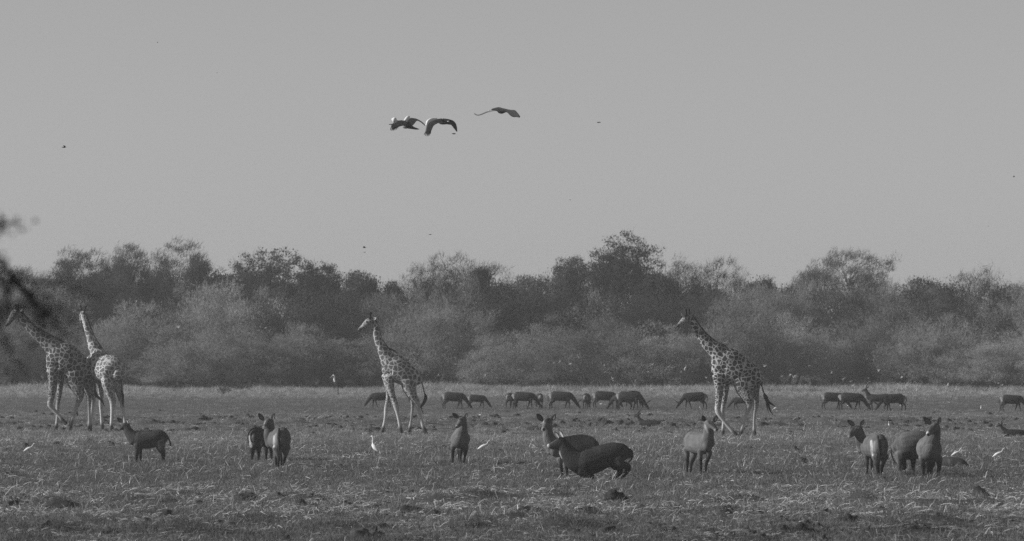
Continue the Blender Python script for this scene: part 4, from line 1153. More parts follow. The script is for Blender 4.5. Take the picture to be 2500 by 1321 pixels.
def herd_meshes(kind):
    b = Build()
    if kind == 'graze':
        add_tube(b, O, [(-.50, .70, 0, .12, .10), (-.42, .68, 0, .23, .16), (-.2, .66, 0, .25, .19), (.1, .64, 0, .25, .19), (.32, .67, 0, .20, .14), (.42, .66, 0, .12, .10)], n=14)
        add_tube(b, O, [(.36, .68, 0, .15, .10), (.52, .50, 0, .10, .075), (.64, .30, 0, .075, .06), (.69, .22, 0, .07, .055)], n=12)
        add_tube(b, O, [(.69, .22, 0, .07, .06), (.75, .12, 0, .05, .045), (.79, .05, 0, .03, .03)], n=10)
        legs = [[(.30, .55, -.09, .08), (.32, .35, -.09, .045), (.34, .2, -.09, .03), (.35, 0, -.09, .024)], [(.26, .55, .09, .08), (.2, .35, .09, .045), (.16, .2, .09, .03), (.1, .0, .09, .024)],
                [(-.38, .58, -.09, .14, .08), (-.34, .42, -.09, .075), (-.44, .28, -.09, .036), (-.41, 0, -.09, .024)], [(-.36, .58, .09, .13, .08), (-.42, .42, .09, .07), (-.54, .28, .09, .034), (-.55, 0, .09, .024)]]
    elif kind == 'stand':
        add_tube(b, O, [(-.50, .72, 0, .12, .10), (-.42, .72, 0, .20, .15), (-.2, .69, 0, .21, .17), (.1, .68, 0, .21, .17), (.32, .72, 0, .19, .13), (.42, .76, 0, .13, .10)], n=14)
        add_tube(b, O, [(.36, .76, 0, .15, .10), (.46, .92, 0, .10, .075), (.52, 1.08, 0, .075, .06), (.54, 1.14, 0, .07, .055)], n=12)
        add_tube(b, O, [(.54, 1.15, 0, .07, .06), (.63, 1.10, 0, .05, .045), (.71, 1.05, 0, .03, .03)], n=10)
        legs = [[(.30, .58, -.09, .08), (.36, .35, -.09, .045), (.42, .2, -.09, .03), (.48, 0, -.09, .024)], [(.28, .58, .09, .08), (.27, .35, .09, .045), (.25, .2, .09, .03), (.24, .0, .09, .024)],
                [(-.38, .6, -.09, .14, .08), (-.34, .42, -.09, .075), (-.44, .28, -.09, .036), (-.41, 0, -.09, .024)], [(-.36, .6, .09, .13, .08), (-.42, .42, .09, .07), (-.54, .28, .09, .034), (-.58, 0, .09, .024)]]
    else:                                                        # lying with the head up
        add_tube(b, O, [(-.52, .12, 0, .10, .10), (-.42, .18, 0, .18, .17), (-.15, .19, 0, .19, .20), (.15, .20, 0, .19, .18), (.32, .24, 0, .15, .13)], n=14)
        add_tube(b, O, [(.28, .28, 0, .13, .10), (.42, .42, 0, .09, .07), (.5, .55, 0, .065, .055), (.52, .60, 0, .065, .055)], n=12)
        add_tube(b, O, [(.52, .61, 0, .065, .055), (.61, .57, 0, .048, .042), (.69, .53, 0, .028, .028)], n=10)
        legs = [[(.25, .12, -.12, .07), (.40, .06, -.16, .04), (.22, .04, -.18, .03)], [(-.36, .14, -.14, .12), (-.18, .08, -.2, .05), (-.36, .04, -.24, .03)]]
    for L in legs: add_tube(b, O, L, n=9, cap=(1, .3))
    me = remeshed('body', b, .022, 2)
    co = coords(me)
    tone = np.full(len(co), .032)
    z = co[:, 2]
    if kind != 'lie':
        tone = np.where(z < .42, .025, tone)
    k = np.clip((-.44 - co[:, 0]) / .06, 0, 1) * (z > .5) * (z < .8); tone = tone * (1 - k) + .2 * k
    set_attr(me, 'tone', tone)
    head = {'graze': (.69, .24, (.55, .28)), 'stand': (.52, 1.2, None), 'lie': (.5, .66, None)}[kind]
    return me

def herd_parts(root, kind, horns, me):
    obj('body', me, M_coat, root)
    if kind == 'graze': base, back, up = (.655, .27), (-.0, .26), (.22, .12)
    elif kind == 'stand': base, back, up = (.53, 1.2), (-.14, .13), (.02, .34)
    else: base, back, up = (.51, .66), (-.14, .12), (.0, .32)
    for sgn in (-1, 1):
        simple_part('ear', O, [(base[0], base[1], .04 * sgn, .012), (base[0] + back[0] * .35 - .02, base[1] + .05, .10 * sgn, .035), (base[0] + back[0] * .5 - .03, base[1] + .08, .15 * sgn, .01)], M_coat_dark, root, n=6, sub=2)
        if horns:
            hp = [(base[0], base[1], .03 * sgn, .022), (base[0] + up[0] * .35 + back[0] * .3, base[1] + up[1] * .4 + .05, .08 * sgn, .022), (base[0] + up[0] * .6 + back[0] * 1.0, base[1] + up[1] * .8 + .05, .12 * sgn, .017), (base[0] + up[0] * 1.0 + back[0] * 1.1, base[1] + up[1] * 1.15 + .08, .10 * sgn, .008)]
            simple_part('horn', O, hp, M_horn, root, n=6, sub=3)
    if kind == 'graze': tl = [(-.52, .80, 0, .02), (-.60, .68, 0, .018), (-.61, .52, 0, .016), (-.58, .40, 0, .012)]
    elif kind == 'stand': tl = [(-.52, .82, 0, .02), (-.60, .7, 0, .018), (-.6, .54, 0, .016), (-.58, .42, 0, .012)]
    else: tl = [(-.55, .2, 0, .02), (-.64, .12, 0, .018), (-.68, .05, 0, .012)]
    simple_part('tail', O, tl, M_hair, root, n=6, sub=2)

M_coat_dark = mat_plain('dark_coat', .05, .3, 8)
HERD = 'small antelopes grazing in front of the treeline'
hm_ = {k: herd_meshes(k) for k in ('graze', 'stand', 'lie')}
hproto = {}
# kind, horned, column, row of the feet, heading (degrees: 0 right, 180 left, 90 away), size, label
LIST = [
 ('graze', 0, 927, 994, 180, 1.0, 'grazing antelope half hidden by the front legs of the middle giraffe'),
 ('graze', 1, 1110, 998, -8, 1.1, 'horned antelope grazing just right of the middle giraffe tail'),
 ('graze', 0, 1166, 996, -5, .88, 'smallest grazing antelope behind the ears of the camera facing waterbuck'),
 ('graze', 0, 1249, 996, 70, 1.0, 'antelope seen from behind at the left end of the tight grazing row'),
 ('graze', 0, 1281, 998, -12, 1.12, 'antelope grazing to the right in front of the one seen from behind'),
 ('graze', 0, 1316, 995, 100, .95, 'narrow end on antelope between two grazing to the right'),
 ('graze', 1, 1372, 998, -10, 1.15, 'horned antelope with its curved horns low over the grass in mid row'),
 ('graze', 0, 1433, 997, 80, 1.0, 'antelope seen squarely from behind in the middle of the row'),
 ('graze', 0, 1478, 996, -5, 1.12, 'antelope grazing to the right beside the white bird in the row'),
 ('graze', 0, 1518, 1000, 150, 1.05, 'antelope grazing to the left among the overlapping three'),
 ('graze', 1, 1538, 1001, -15, 1.2, 'large horned antelope with sweeping horns at the right end of the tight row'),
 ('graze', 0, 1549, 996, 60, 1.15, 'antelope standing just behind the large horned one'),
 ('graze', 1, 1694, 999, 183, 1.12, 'horned antelope grazing to the left beside the largest giraffe'),
 ('graze', 0, 1806, 998, 172, .78, 'small antelope grazing behind the hind leg of the largest giraffe'),
 ('graze', 0, 2037, 999, -4, 1.1, 'antelope grazing left of the pair on the right of the plain'),
 ('graze', 1, 2080, 1002, -8, 1.15, 'antelope with upright horns grazing above the waterbuck with turned head'),
 ('stand', 1, 2143, 1003, 172, 1.08, 'antelope standing with raised head and horns above the grazing ones'),
 ('graze', 1, 2180, 1003, 190, 1.1, 'antelope grazing to the left behind the one with raised head'),
 ('graze', 0, 2472, 1004, -6, 1.05, 'lone antelope grazing near the right edge'),
 ('lie', 1, 1584, 1043, 163, .9, 'horned antelope lying with its head up between the kneeling and looking waterbucks'),
 ('lie', 1, 2472, 1066, 176, .85, 'horned antelope lying in the grass near the right edge'),
]
for kind, horn, px, pyg, deg, s, label in LIST:
    x, y = ground_at(px, pyg)
    key = (kind, horn)
    if key not in hproto:
        root = tag(empty('antelope', (x, y, 0), R(deg)), label, 'antelope', HERD)
        herd_parts(root, kind, horn, hm_[kind]); root.scale = (s, s, s * .84); hproto[key] = root
    else:
        copy_thing(hproto[key], (x, y, 0), R(deg), (s, s, s * .84), label)
# ------------------------------------------------------------------ egrets on the ground
def egret_meshes(pose):
    b = Build()
    if pose == 'upright':
        add_tube(b, O, [(-.13, .17, 0, .02), (-.09, .21, 0, .045), (-.03, .27, 0, .065), (.02, .33, 0, .055), (.035, .38, 0, .03)], n=12, ratio=.9)
        add_tube(b, O, [(.03, .36, 0, .03), (.045, .43, 0, .02), (.03, .50, 0, .017), (.045, .56, 0, .017), (.06, .585, 0, .02)], n=10)
        add_tube(b, O, [(.05, .585, 0, .018), (.075, .583, 0, .021), (.10, .575, 0, .012)], n=10)
        bill = [(.10, .575, 0, .010), (.14, .555, 0, .008), (.175, .538, 0, .003)]
    elif pose == 'lean':
        add_tube(b, O, [(-.20, .16, 0, .012), (-.13, .20, 0, .04), (-.04, .25, 0, .058), (.05, .29, 0, .05), (.09, .32, 0, .03)], n=12, ratio=.9)
        add_tube(b, O, [(.08, .31, 0, .03), (.13, .35, 0, .02), (.16, .41, 0, .016), (.19, .45, 0, .016), (.22, .465, 0, .018)], n=10)
        add_tube(b, O, [(.21, .465, 0, .018), (.235, .463, 0, .02), (.258, .455, 0, .012)], n=10)
        bill = [(.258, .455, 0, .010), (.30, .44, 0, .007), (.33, .43, 0, .003)]
    else:                                              # bent down feeding
        add_tube(b, O, [(-.17, .26, 0, .012), (-.11, .27, 0, .04), (-.02, .26, 0, .06), (.06, .23, 0, .05), (.10, .21, 0, .03)], n=12, ratio=.9)
        add_tube(b, O, [(.09, .22, 0, .03), (.14, .22, 0, .02), (.18, .19, 0, .016), (.20, .14, 0, .016), (.22, .11, 0, .018)], n=10)
        add_tube(b, O, [(.21, .12, 0, .018), (.23, .10, 0, .02), (.245, .08, 0, .012)], n=10)
        bill = [(.245, .08, 0, .010), (.265, .05, 0, .007), (.28, .025, 0, .003)]
    return remeshed('body', b, .011, 2), bill

eg = {}
def egret(pose, px, pyg, left, s, label, z=0.0, deg=None):
    x, y = ground_at(px, pyg)
    rz = R(180 if left else 0) if deg is None else R(deg)
    if pose in eg:
        return copy_thing(eg[pose], (x, y, z), rz, (s, s, s), label)
    root = tag(empty('egret', (x, y, z), rz), label, 'egret', 'white egrets standing among the antelopes')
    me, bill = egret_meshes(pose)
    obj('body', me, M_white, root)
    simple_part('bill', O, bill, M_bill, root, n=7, sub=2)
    for sgn in (-1, 1):
        simple_part('leg', O, [(-.02, .22, .025 * sgn, .012), (-.01, .12, .025 * sgn, .007), (-.015, 0, .025 * sgn, .007), (.04, .004, .03 * sgn, .006)], M_bill, root, n=6, sub=2)
    root.scale = (s, s, s); eg[pose] = root
    return root

egret('upright', 913, 1116, True, 1.12, 'tallest white egret standing upright below the middle giraffe', deg=150)
egret('lean', 1180, 1108, False, .92, 'white egret leaning to the right beside the camera facing waterbuck')
egret('lean', 70, 1112, False, .82, 'white egret crouching to the right at the far left')
egret('lean', 2437, 1126, False, .85, 'white egret with bent neck alone at the far right')
egret('lean', 2333, 1118.5, False, .72, 'white egret perched on the back of the lying waterbuck', z=0.0)
egret('upright', 2170, 1044, True, .42, 'small white egret between the turned waterbuck and the right pair', deg=100)
egret('upright', 2395, 1002, True, .46, 'thin white egret leaning in the grazed strip near the lone antelope', deg=75)
egret('feed', 1709, 1003, True, .62, 'round white egret feeding under the left grazing horned antelope', deg=70)
egret('feed', 1469, 994, False, .6, 'white egret feeding beneath an antelope of the tight row')
egret('feed', 2200, 996, False, .5, 'white egret feeding right of the antelope with raised head')
egret('feed', 1174, 1022, False, .6, 'white egret feeding behind the right ear of the camera facing waterbuck')
egret('feed', 2073, 998, False, .62, 'white egret feeding between the legs of the antelope pair')
egret('feed', 1893, 1004, True, .6, 'white egret feeding beside the tail tuft of the largest giraffe')
# lift the perched one onto the animal's back
for o in list(C.objects):
    if o.get('label', '').startswith('white egret perched'):
        tr = Trace(2040, 990, 5.435, 2330, 1143)
        o.location = (tr.p(1600, 700)[0] + tr.loc[0], tr.loc[1] + .02, tr.p(1600, 696)[2] - .05)

# standing stork by the treeline
x, y = ground_at(826, 964)
st = tag(empty('stork', (x, y, 0), R(200)), 'tall pale headed stork standing alone at the edge of the treeline', 'stork')
b = Build(); add_tube(b, O, [(-.3, .50, 0, .05), (-.12, .58, 0, .13), (.1, .68, 0, .14), (.2, .78, 0, .08)], n=12); obj('body', remeshed('body', b, .022, 2), M_coat_dark, st)
b = Build(); add_tube(b, O, [(.18, .75, 0, .08), (.26, .92, 0, .05), (.24, 1.08, 0, .045), (.3, 1.16, 0, .06)], n=10); obj('neck', b.mesh('neck'), M_white, st)
simple_part('bill', O, [(.33, 1.16, 0, .035), (.44, 1.08, 0, .025), (.55, 1.0, 0, .006)], M_bill, st, n=7)
for sgn in (-1, 1): simple_part('leg', O, [(0, .6, .05 * sgn, .03), (.02, .3, .05 * sgn, .015), (0, 0, .05 * sgn, .015)], M_coat_dark, st, n=6, sub=2)

# small white bird on the right giraffe's back
tr = Trace(1600, 730, 3.6706, 1785, 1066)
p = tr.p(628, 406)
b = Build(); add_tube(b, O, [(-.11, .05, 0, .012), (-.05, .055, 0, .035), (.02, .07, 0, .04), (.06, .10, 0, .028), (.08, .125, 0, .026), (.115, .125, 0, .006)], n=10)
tag(obj('perching_bird', b.mesh('perching_bird'), M_white, None, (p[0] + tr.loc[0], tr.loc[1], p[2] - .01)), 'small white bird riding on the back of the largest giraffe', 'bird')

# ------------------------------------------------------------------ white birds flying low along the treeline
def flying_bird(name, dihed, sweep, span=.95, body=.5):
    b = Build()
    add_tube(b, O, [(-.26, 0, 0, .015), (-.12, .01, 0, .05), (.03, .01, 0, .06), (.14, .03, 0, .035), (.2, .04, 0, .03), (.28, .03, 0, .006)], n=8, sub=2)
    for sgn in (-1, 1):
        h = span / 2
        L = [(.06, .03, .03 * sgn, .008), (.08 - sweep * .3, .03 + dihed * h * .5, h * .5 * sgn, .007), (-.02 - sweep, .03 + dihed * h * .9, h * sgn, .003)]
        ch = [.10, .10, .03]
        rows = np.array([[*O.p(*q[:3]), .008, c] for q, c in zip(L, ch)]); rows = catmull(rows, 3)
        V, Q, T = tube(rows[:, :3], rows[:, 3], rows[:, 4], (1, 0, 0), 8, (.3, .3)); b.add(V, Q, T)
    return b.mesh(name)
fb = [flying_bird('white_bird', dh, sw) for dh, sw in ((.5, .05), (-.35, .1), (1.1, .02), (.1, .12))]
M_speck = mat_plain('greyish_white_plumage', .5, .15, 7)
for m_ in fb: m_.materials.append(M_speck)
SPECK = [(1004,882),(1009,900),(1071,918),(1118,916),(1134,920),(1151,911),(1183,919),(1214,923),(1338,883),(1352,885),(1366,886),(1392,889),(1306,903),(1394,906),(1413,874),(1445,898),(1475,893),(1479,908),(1495,925),(1498,930),(1509,900),(1521,895),(1551,932),(1553,901),(1581,909),(1591,889),(1592,891),(1648,896),(1661,924),(1664,910),(1671,903),(1663,907),(1676,893),(1722,888),(1724,923),(1729,933),(1733,934),(1587,893),
 (1866,895),(1884,906),(1909,920),(1930,914),(1937,921),(1976,893),(1990,945),(2012,913),(2030,912),(2059,925),(2058,928),(2078,931),(2081,943),(2057,907),(2120,924),(2124,932),(2145,906),(2137,951),(2193,938),(2202,920),(2238,953),(2257,957),(2292,953),(2306,939),(2313,942),(2320,944),(2337,950),(2363,943),(2384,930),(2437,936),(2447,941),(2493,947),(2200,940),(2416,929),
 (660,799),(635,798),(573,808),(375,900),(333,737),(650,800),(436,800),(558,784)]
rs = random.Random(3)
for k, (px, py) in enumerate(SPECK):
    Y = rs.uniform(330, 366)
    o = obj('white_bird', fb[k % 4], None, None, (zx(px, Y), Y, max(.25, zz(py, Y))))
    o.rotation_euler = (rs.uniform(-.4, .4), rs.uniform(-.3, .3), rs.uniform(0, 6.28)); s = rs.uniform(.17, .36); o.scale = (s, s, s)
    tag(o, 'small white bird flying low in front of the treeline', 'bird', 'white birds flying along the treeline')

M_bird = mat_plain('dark_plumage', .03, .4, 6, .8, .2)
M_bird_mid = mat_plain('grey_plumage', .17, .35, 6, .8, .2)
db = [flying_bird('dark_bird', dh, sw, .6) for dh, sw in ((.7, .05), (-.3, .1), (.15, .12))]
for m_ in db: m_.materials.append(M_bird)
for k, (px, py, w, label) in enumerate([(156, 360, 9, 'small dark bird alone high in the sky at far left'), (1462, 299, 8, 'tiny dark bird in the sky right of the three big birds'), (1108, 327, 9, 'tiny dark bird just under the wing tip of the middle big bird'),
   (890, 605, 7, 'tiny dark bird with raised wings above the middle giraffe'), (890, 616, 5, 'faint speck of a bird just under another above the middle giraffe'), (1050, 573, 6, 'tiny bird above the wide bare acacia'), (2475, 432, 5, 'faint tiny bird at the right edge of the sky'), (1392, 488, 4, 'faint tiny bird in the middle of the empty sky'), (530, 178, 3, 'faint speck of a bird high on the left'), (385, 104, 3, 'highest faint speck of a bird at upper left'), (2413, 552, 3, 'faint speck of a bird above the right end of the treeline')]):
    Y = 200.0
    o = obj('dark_bird', db[k % 3], None, None, (zx(px, Y), Y, zz(py, Y)))
    s = w / F * Y / .42; o.scale = (s, s, s); o.rotation_euler = (0, .1, rs.uniform(-.5, .5) + (math.pi if k % 2 else 0))
    tag(o, label, 'bird', 'small birds in the sky')

# ------------------------------------------------------------------ three big birds flying over the plain
def sheet(name, rows, thick, mat, parent, tr):
    """wing surface from rows of (leading edge, trailing edge) points, given a real thickness"""
    A = catmull(np.array([tr.p(*q[0]) for q in rows]), 4); B = catmull(np.array([tr.p(*q[1]) for q in rows]), 4)
    n = len(A); K = 5; top = []; bot = []
    for i in range(n):
        for k in range(K):
            t = k / (K - 1); p = A[i] * (1 - t) + B[i] * t
            h = thick * (1 - t) ** .6 * math.sin(min(1, t * 3 + .15) * math.pi / 2) + .004
            p = p + np.array([0, 0, .25 * thick * math.sin(t * math.pi)])
            nr = np.cross(A[min(i + 1, n - 1)] - A[max(i - 1, 0)], B[i] - A[i]); nr /= np.linalg.norm(nr) + 1e-9
            top.append(p + nr * h * .5); bot.append(p - nr * h * .5)
    V = np.array(top + bot); m = n * K
    Q = []
    for i in range(n - 1):
        for k in range(K - 1):
            a = i * K + k; Q += [[a, a + 1, a + K + 1, a + K], [m + a, m + a + K, m + a + K + 1, m + a + 1]]
        a = i * K; Q += [[a, a + K, m + a + K, m + a]]; a = i * K + K - 1; Q += [[a, m + a, m + a + K, a + K]]
    for k in range(K - 1):
        Q += [[k, m + k, m + k + 1, k + 1]]; a = (n - 1) * K + k; Q += [[a, a + 1, m + a + 1, m + a]]
    return obj(name, mesh_np(name, V, Q), mat, parent)

def feather(tr, a, b_, w, mat, parent):
    return simple_part('flight_feather', tr, [(a[0], a[1], a[2], w * .8, 1.5), ((a[0] * .4 + b_[0] * .6), (a[1] * .4 + b_[1] * .6), (a[2] * .4 + b_[2] * .6), w, 1.5), (b_[0], b_[1], b_[2], w * .4, 1.0)], mat, parent, n=6, sub=2, cap=(.2, .3))

class SkyTrace(Trace):
    def __init__(self, ox, oy, sc, px0, py0, Y):
        self.ox, self.oy, self.sc, self.px0, self.pyg = ox, oy, sc, px0, py0
        self.Y = Y; self.s = F / Y; self.loc = (zx(px0, Y), Y, zz(py0, Y))

BIGB = 'big dark birds flying over the plain'
tr = SkyTrace(920, 230, 6.579, 988, 303, 185.0)
b1 = tag(empty('goose', tr.loc), 'left big dark bird with white shoulders and one wing folded forward', 'bird', BIGB)
b = Build(); add_tube(b, tr, [(395, 440, 0, 14), (430, 455, 0, 32), (480, 490, 0, 52, 46), (530, 520, 0, 40, 38), (580, 540, 0, 24, 26), (630, 555, 0, 16, 20), (684, 562, 0, 5, 10)], n=12)
add_tube(b, tr, [(440, 470, 0, 34), (350, 440, .05, 20), (300, 430, .1, 16)], n=10); obj('body', remeshed('body', b, .015, 2), M_bird, b1)
blob('belly', tr.p(470, 530, 0), tr.r(40), M_bird_mid, b1, (1.5, .8, .6))
sheet('wing', [((470, 430, -.12), (470, 500, -.1)), ((380, 425, -.3), (385, 520, -.25)), ((300, 455, -.5), (330, 545, -.4)), ((235, 500, -.65), (262, 592, -.6))], .05, M_bird_mid, b1, tr)
for a, e in [((250, 510, -.62), (222, 592, -.7)), ((265, 525, -.6), (240, 602, -.68)), ((285, 530, -.55), (268, 600, -.62)), ((300, 530, -.52), (296, 592, -.58)), ((315, 525, -.5), (322, 580, -.55)), ((330, 520, -.46), (345, 562, -.5)), ((245, 495, -.64), (200, 497, -.7))]: feather(tr, a, e, 8, M_bird, b1)
sheet('wing', [((470, 420, .1), (560, 515, .12)), ((525, 378, .3), (600, 470, .32)), ((600, 385, .5), (645, 418, .5)), ((700, 430, .75), (712, 446, .75)), ((772, 492, .95), (770, 496, .95))], .05, M_bird_mid, b1, tr)
simple_part('wing_patch', tr, [(252, 418, -.66, 18), (284, 425, -.66, 42), (310, 452, -.62, 28)], M_white, b1, ratio=.6)
simple_part('wing_patch', tr, [(442, 426, -.14, 10), (470, 408, -.14, 26), (502, 380, -.1, 30), (524, 360, -.04, 14)], M_white, b1, ratio=.6)

tr = SkyTrace(920, 230, 6.579, 1078, 300, 188.0)
b2 = tag(empty('goose', tr.loc), 'middle big dark bird with both wings arched down and white leading edge', 'bird', BIGB)
b = Build(); add_tube(b, tr, [(980, 430, .1, 18), (1030, 445, .05, 40, 44), (1080, 440, 0, 50, 50), (1130, 450, -.05, 38, 40), (1180, 475, -.1, 20, 26), (1205, 490, -.15, 6, 14)], n=12); obj('body', remeshed('body', b, .015, 2), M_bird, b2)
sheet('wing', [((1040, 390, -.05), (1040, 450, -.1)), ((960, 405, -.25), (985, 470, -.25)), ((880, 425, -.45), (920, 510, -.4)), ((815, 490, -.65), (895, 560, -.55)), ((775, 640, -.8), (865, 640, -.7))], .05, M_bird_mid, b2, tr)
for a, e in [((800, 600, -.75), (765, 668, -.82)), ((812, 610, -.74), (785, 685, -.82)), ((828, 615, -.73), (808, 690, -.8)), ((842, 610, -.72), (828, 692, -.8)), ((856, 600, -.7), (850, 678, -.76)), ((868, 590, -.68), (868, 650, -.74))]: feather(tr, a, e, 9, M_bird, b2)
sheet('wing', [((1060, 388, .1), (1080, 450, .1)), ((1140, 395, .3), (1150, 470, .25)), ((1225, 420, .5), (1195, 490, .4)), ((1272, 480, .65), (1235, 540, .6)), ((1290, 590, .8), (1280, 592, .8))], .05, M_bird, b2, tr)
simple_part('wing_patch', tr, [(802, 520, -.9, 12), (822, 468, -.86, 25), (850, 440, -.8, 28), (900, 416, -.7, 23), (968, 404, -.5, 10)], M_white, b2, ratio=.7)
blob('wing_spot', tr.p(1148, 440, -.12), tr.r(14), M_white, b2, (1.2, .5, .7))

tr = SkyTrace(920, 230, 6.579, 1212, 275, 192.0)
b3 = tag(empty('goose', tr.loc), 'right big dark bird gliding with one long thin wing trailing left', 'bird', BIGB)
b = Build(); add_tube(b, tr, [(1850, 245, .1, 14), (1910, 240, .05, 26, 30), (1970, 252, 0, 44, 44), (2030, 275, -.05, 34, 36), (2080, 270, -.05, 18, 22), (2130, 275, -.05, 8, 12)], n=12)
add_tube(b, tr, [(1960, 290, 0, 16), (2005, 298, 0, 20), (2050, 290, 0, 12)], n=10); obj('body', remeshed('body', b, .015, 2), M_bird, b3)
sheet('wing', [((1960, 210, .1), (1950, 265, .05)), ((1870, 230, .35), (1870, 268, .3)), ((1760, 265, .65), (1770, 285, .62)), ((1660, 305, .9), (1670, 320, .88)), ((1610, 310, 1.0), (1612, 326, 1.0)), ((1562, 285, 1.1), (1560, 305, 1.1))], .04, M_bird_mid, b3, tr)
sheet('wing', [((1950, 210, -.1), (1990, 280, -.15)), ((2060, 240, -.35), (2090, 300, -.35)), ((2150, 262, -.55), (2140, 350, -.5)), ((2215, 270, -.7), (2190, 380, -.65)), ((2270, 330, -.85), (2240, 382, -.8)), ((2302, 378, -.95), (2290, 394, -.95))], .05, M_bird, b3, tr)
blob('wing_spot', tr.p(1800, 256, .5), tr.r(13), M_white, b3, (1.4, .5, .5))
# ------------------------------------------------------------------ thorn tree beside the camera: only its outer branches reach the picture
M_near = mat_plain('dark_thorn_bark', .045, .35, 8, .9, .1)
M_nleaf = mat_leaf('small_thorn_leaves', .06)
YB = 28.0
def bp(px, py, d=0.0): return ((px - 1250) / F * (YB + d), YB + d, CAM_H + (HOR - py) / F * (YB + d))
tree = tag(empty('thorn_tree', (-6.3, YB + .3, 0)), 'out of focus thorny branches of a nearby tree hanging in from the left edge', 'tree')
inv = np.array([6.3, -(YB + .3), 0])
b = Build()
V, Q, T = tube(catmull(np.array([(-6.3, YB + .3, -.1), (-6.25, YB + .3, 1.5), (-6.05, YB + .25, 3.0), (-5.75, YB + .2, 4.4), (-5.34, YB + .1, 5.54)]), 5) + inv, np.linspace(.16, .07, 21), np.linspace(.16, .07, 21), (0, 1, 0), 10)
b.add(V, Q, T); obj('trunk', b.mesh('trunk'), M_near, tree)
LIMBS = [
 ([(-1400, 60), (-700, 330), (-250, 520), (-60, 600), (10, 650), (45, 690), (90, 735), (130, 778), (175, 830)], .020, .004, .0),
 ([(45, 690), (90, 735), (125, 770), (150, 800)], .008, .003, .02),
 ([(-60, 600), (-10, 660), (14, 705), (22, 740), (30, 768)], .012, .005, .05),
 ([(-400, 480), (-200, 520), (-60, 545), (0, 548), (30, 545), (55, 543)], .016, .003, -.2),
 ([(-300, 560), (-100, 560), (-20, 575), (4, 560), (0, 520)], .012, .004, -.2),
 ([(-250, 520), (-100, 620), (40, 672), (105, 692), (165, 694), (200, 705), (235, 732)], .006, .002, .5),
 ([(30, 690), (62, 715), (85, 745), (100, 780), (98, 812)], .008, .004, .0),
 ([(-60, 600), (-40, 720), (-5, 800), (30, 870), (60, 900)], .010, .003, .3),
 ([(-40, 720), (-10, 760), (0, 780)], .008, .003, .3),
]
for k, (pts, r0, r1, d) in enumerate(LIMBS):
    P = catmull(np.array([bp(x_, y_, d + .15 * math.sin(i * 1.3 + k)) for i, (x_, y_) in enumerate(pts)]), 5) + inv
    rad = np.linspace(r0, r1, len(P)) * 1.25
    b = Build(); V, Q, T = tube(P, rad, rad, (0, 1, 0), 7); b.add(V, Q, T)
    r_ = np.random.default_rng(300 + k)
    for i in range(len(P) // 3, len(P), 1):                    # thorns and short spurs
        dv = r_.normal(0, 1, 3); dv /= np.linalg.norm(dv); L = r_.uniform(.015, .05)
        V, Q, T = tube(np.array([P[i], P[i] + dv * L * .5, P[i] + dv * L]), np.array([.003, .002, .0008]), np.array([.003, .002, .0008]), (0, 1, 0), 5); b.add(V, Q, T)
    br = obj('branch', b.mesh('branch'), M_near, tree)
    # small leaf clusters on the branch
    i0 = len(P) // 3
    w = [1.0, .8, 1.7, .4, .2, .3, 1.7, .5, .4][k]
    sel = P[i0:][r_.integers(0, len(P) - i0, int(9 * w))]
    sel = sel + r_.normal(0, .012, sel.shape) * 2.2
    V, Q, T = sprays(r_, sel, 9, .038, .04, .010, (0, -50, -20), .2, .9, .1, True)
    obj('leaves', mesh_np('leaves', V, Q, T, False), M_nleaf, br)

# ------------------------------------------------------------------ bumps, stumps and roots on the plain
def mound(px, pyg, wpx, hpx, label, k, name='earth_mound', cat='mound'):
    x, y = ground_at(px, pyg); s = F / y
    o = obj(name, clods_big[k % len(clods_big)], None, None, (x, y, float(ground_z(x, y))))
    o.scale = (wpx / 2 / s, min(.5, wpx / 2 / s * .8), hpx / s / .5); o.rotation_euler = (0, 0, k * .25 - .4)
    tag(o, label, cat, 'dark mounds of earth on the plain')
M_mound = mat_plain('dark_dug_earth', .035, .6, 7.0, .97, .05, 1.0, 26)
clods_big = [lump_mesh('earth_mound', 190 + k, M_mound, .5, 22, 12, .45) for k in range(4)]
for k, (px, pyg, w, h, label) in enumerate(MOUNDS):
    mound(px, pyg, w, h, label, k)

# dead root at the bottom edge
tr = Trace(840, 1270, 17.857, 910, 1324)
rt = tag(empty('dead_root', tr.loc), 'black forked dead root sticking out of the ground at the bottom edge', 'root')
simple_part('stem', tr, [(1330, 1000, 0, 150), (1340, 750, 0, 130), (1360, 600, 0, 100), (1390, 420, .02, 75), (1405, 320, .03, 50)], M_near, rt, n=9)
simple_part('branch', tr, [(1250, 700, 0, 60), (1050, 580, -.03, 75), (900, 600, -.05, 75), (700, 720, -.06, 85), (560, 820, -.06, 85), (420, 1000, -.05, 70)], M_near, rt, n=9)
simple_part('branch', tr, [(1420, 560, 0, 50), (1560, 530, .04, 55), (1680, 620, .06, 65), (1830, 740, .06, 60), (2050, 880, .05, 50), (2200, 980, .05, 40)], M_near, rt, n=9)

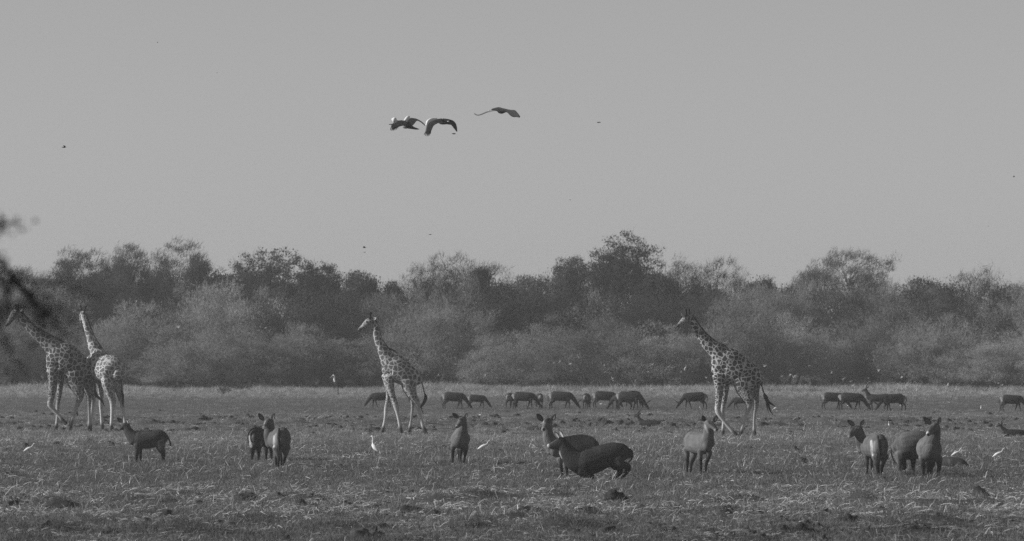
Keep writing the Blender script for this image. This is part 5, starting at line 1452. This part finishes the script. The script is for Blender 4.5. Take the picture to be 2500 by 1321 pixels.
# twiggy dead shrub at the edge of the plain
x, y = ground_at(545, 962)
ds = tag(empty('dead_shrub', (x, y, 0)), 'small dead twiggy shrub at the far edge of the plain above the left waterbucks', 'shrub')
b = Build(); r_ = np.random.default_rng(9)
for k in range(16):
    a = r_.uniform(0, 6.28); e = np.array([math.cos(a) * r_.uniform(.1, .45), math.sin(a) * .3, r_.uniform(.2, .75)]); limb(b, r_, (0, 0, -.05), e, .02, .006, .2, 4, 4)
obj('stem', b.mesh('stem'), M_bark, ds)
V, Q, T = sprays(r_, r_.normal(0, 1, (14, 3)) * np.array([.22, .2, .08]) + np.array([0, 0, .2]), 16, .08, .18, .01, (0, 0, -.2), .4, .8)
obj('twigs', mesh_np('twigs', V, Q, T, False), M_bark, ds)
# low sticks lying on the plain
for k, (px, py, L, ang, label) in enumerate([(1075, 1042, 60, .15, 'pale fallen stick behind the camera facing waterbuck'), (1640, 1035, 50, -.2, 'pale fallen stick left of the looking waterbuck'), (585, 1178, 40, -.1, 'pale stick lying in the grass under the looking back waterbuck'), (25, 1160, 50, .6, 'thin dark stick at the far left edge')]):
    x, y = ground_at(px, py); s = F / y
    b = Build(); add_tube(b, O, [(-.5, .03, 0, .022), (-.2, .07, .03, .02), (.1, .05, -.02, .017), (.5, .04, .02, .008)], n=6, sub=3)
    o = obj('fallen_stick', b.mesh('fallen_stick'), M_bark_pale if k < 3 else M_near, None, (x, y, .04)); o.scale = (L / s,) * 3; o.rotation_euler = (0, .12 * (-1) ** k, ang)
    tag(o, label, 'stick', 'sticks lying on the plain')
# ------------------------------------------------------------------ dusty air over the plain
hb = Build()
x0, x1, y0, y1, z0, z1 = -950, 950, -100, 950, -1.2, 13.5
V = np.array([(x, y, z) for z in (z0, z1) for y in (y0, y1) for x in (x0, x1)], float)
Q = [[0, 2, 3, 1], [4, 5, 7, 6], [0, 1, 5, 4], [2, 6, 7, 3], [0, 4, 6, 2], [1, 3, 7, 5]]
hm = bpy.data.materials.new('dusty_air'); hm.use_nodes = True
ht = hm.node_tree; ht.nodes.clear()
hv = ht.nodes.new('ShaderNodeVolumePrincipled'); ho = ht.nodes.new('ShaderNodeOutputMaterial')
hv.inputs['Color'].default_value = (.85, .85, .85, 1)
hv.inputs['Density'].default_value = HAZE
hv.inputs['Anisotropy'].default_value = 0.2
ht.links.new(hv.outputs[0], ho.inputs['Volume'])
tag(obj('haze', mesh_np('haze', V, Q, None, False), hm), 'thin dusty haze hanging over the plain', 'haze', kind='stuff')
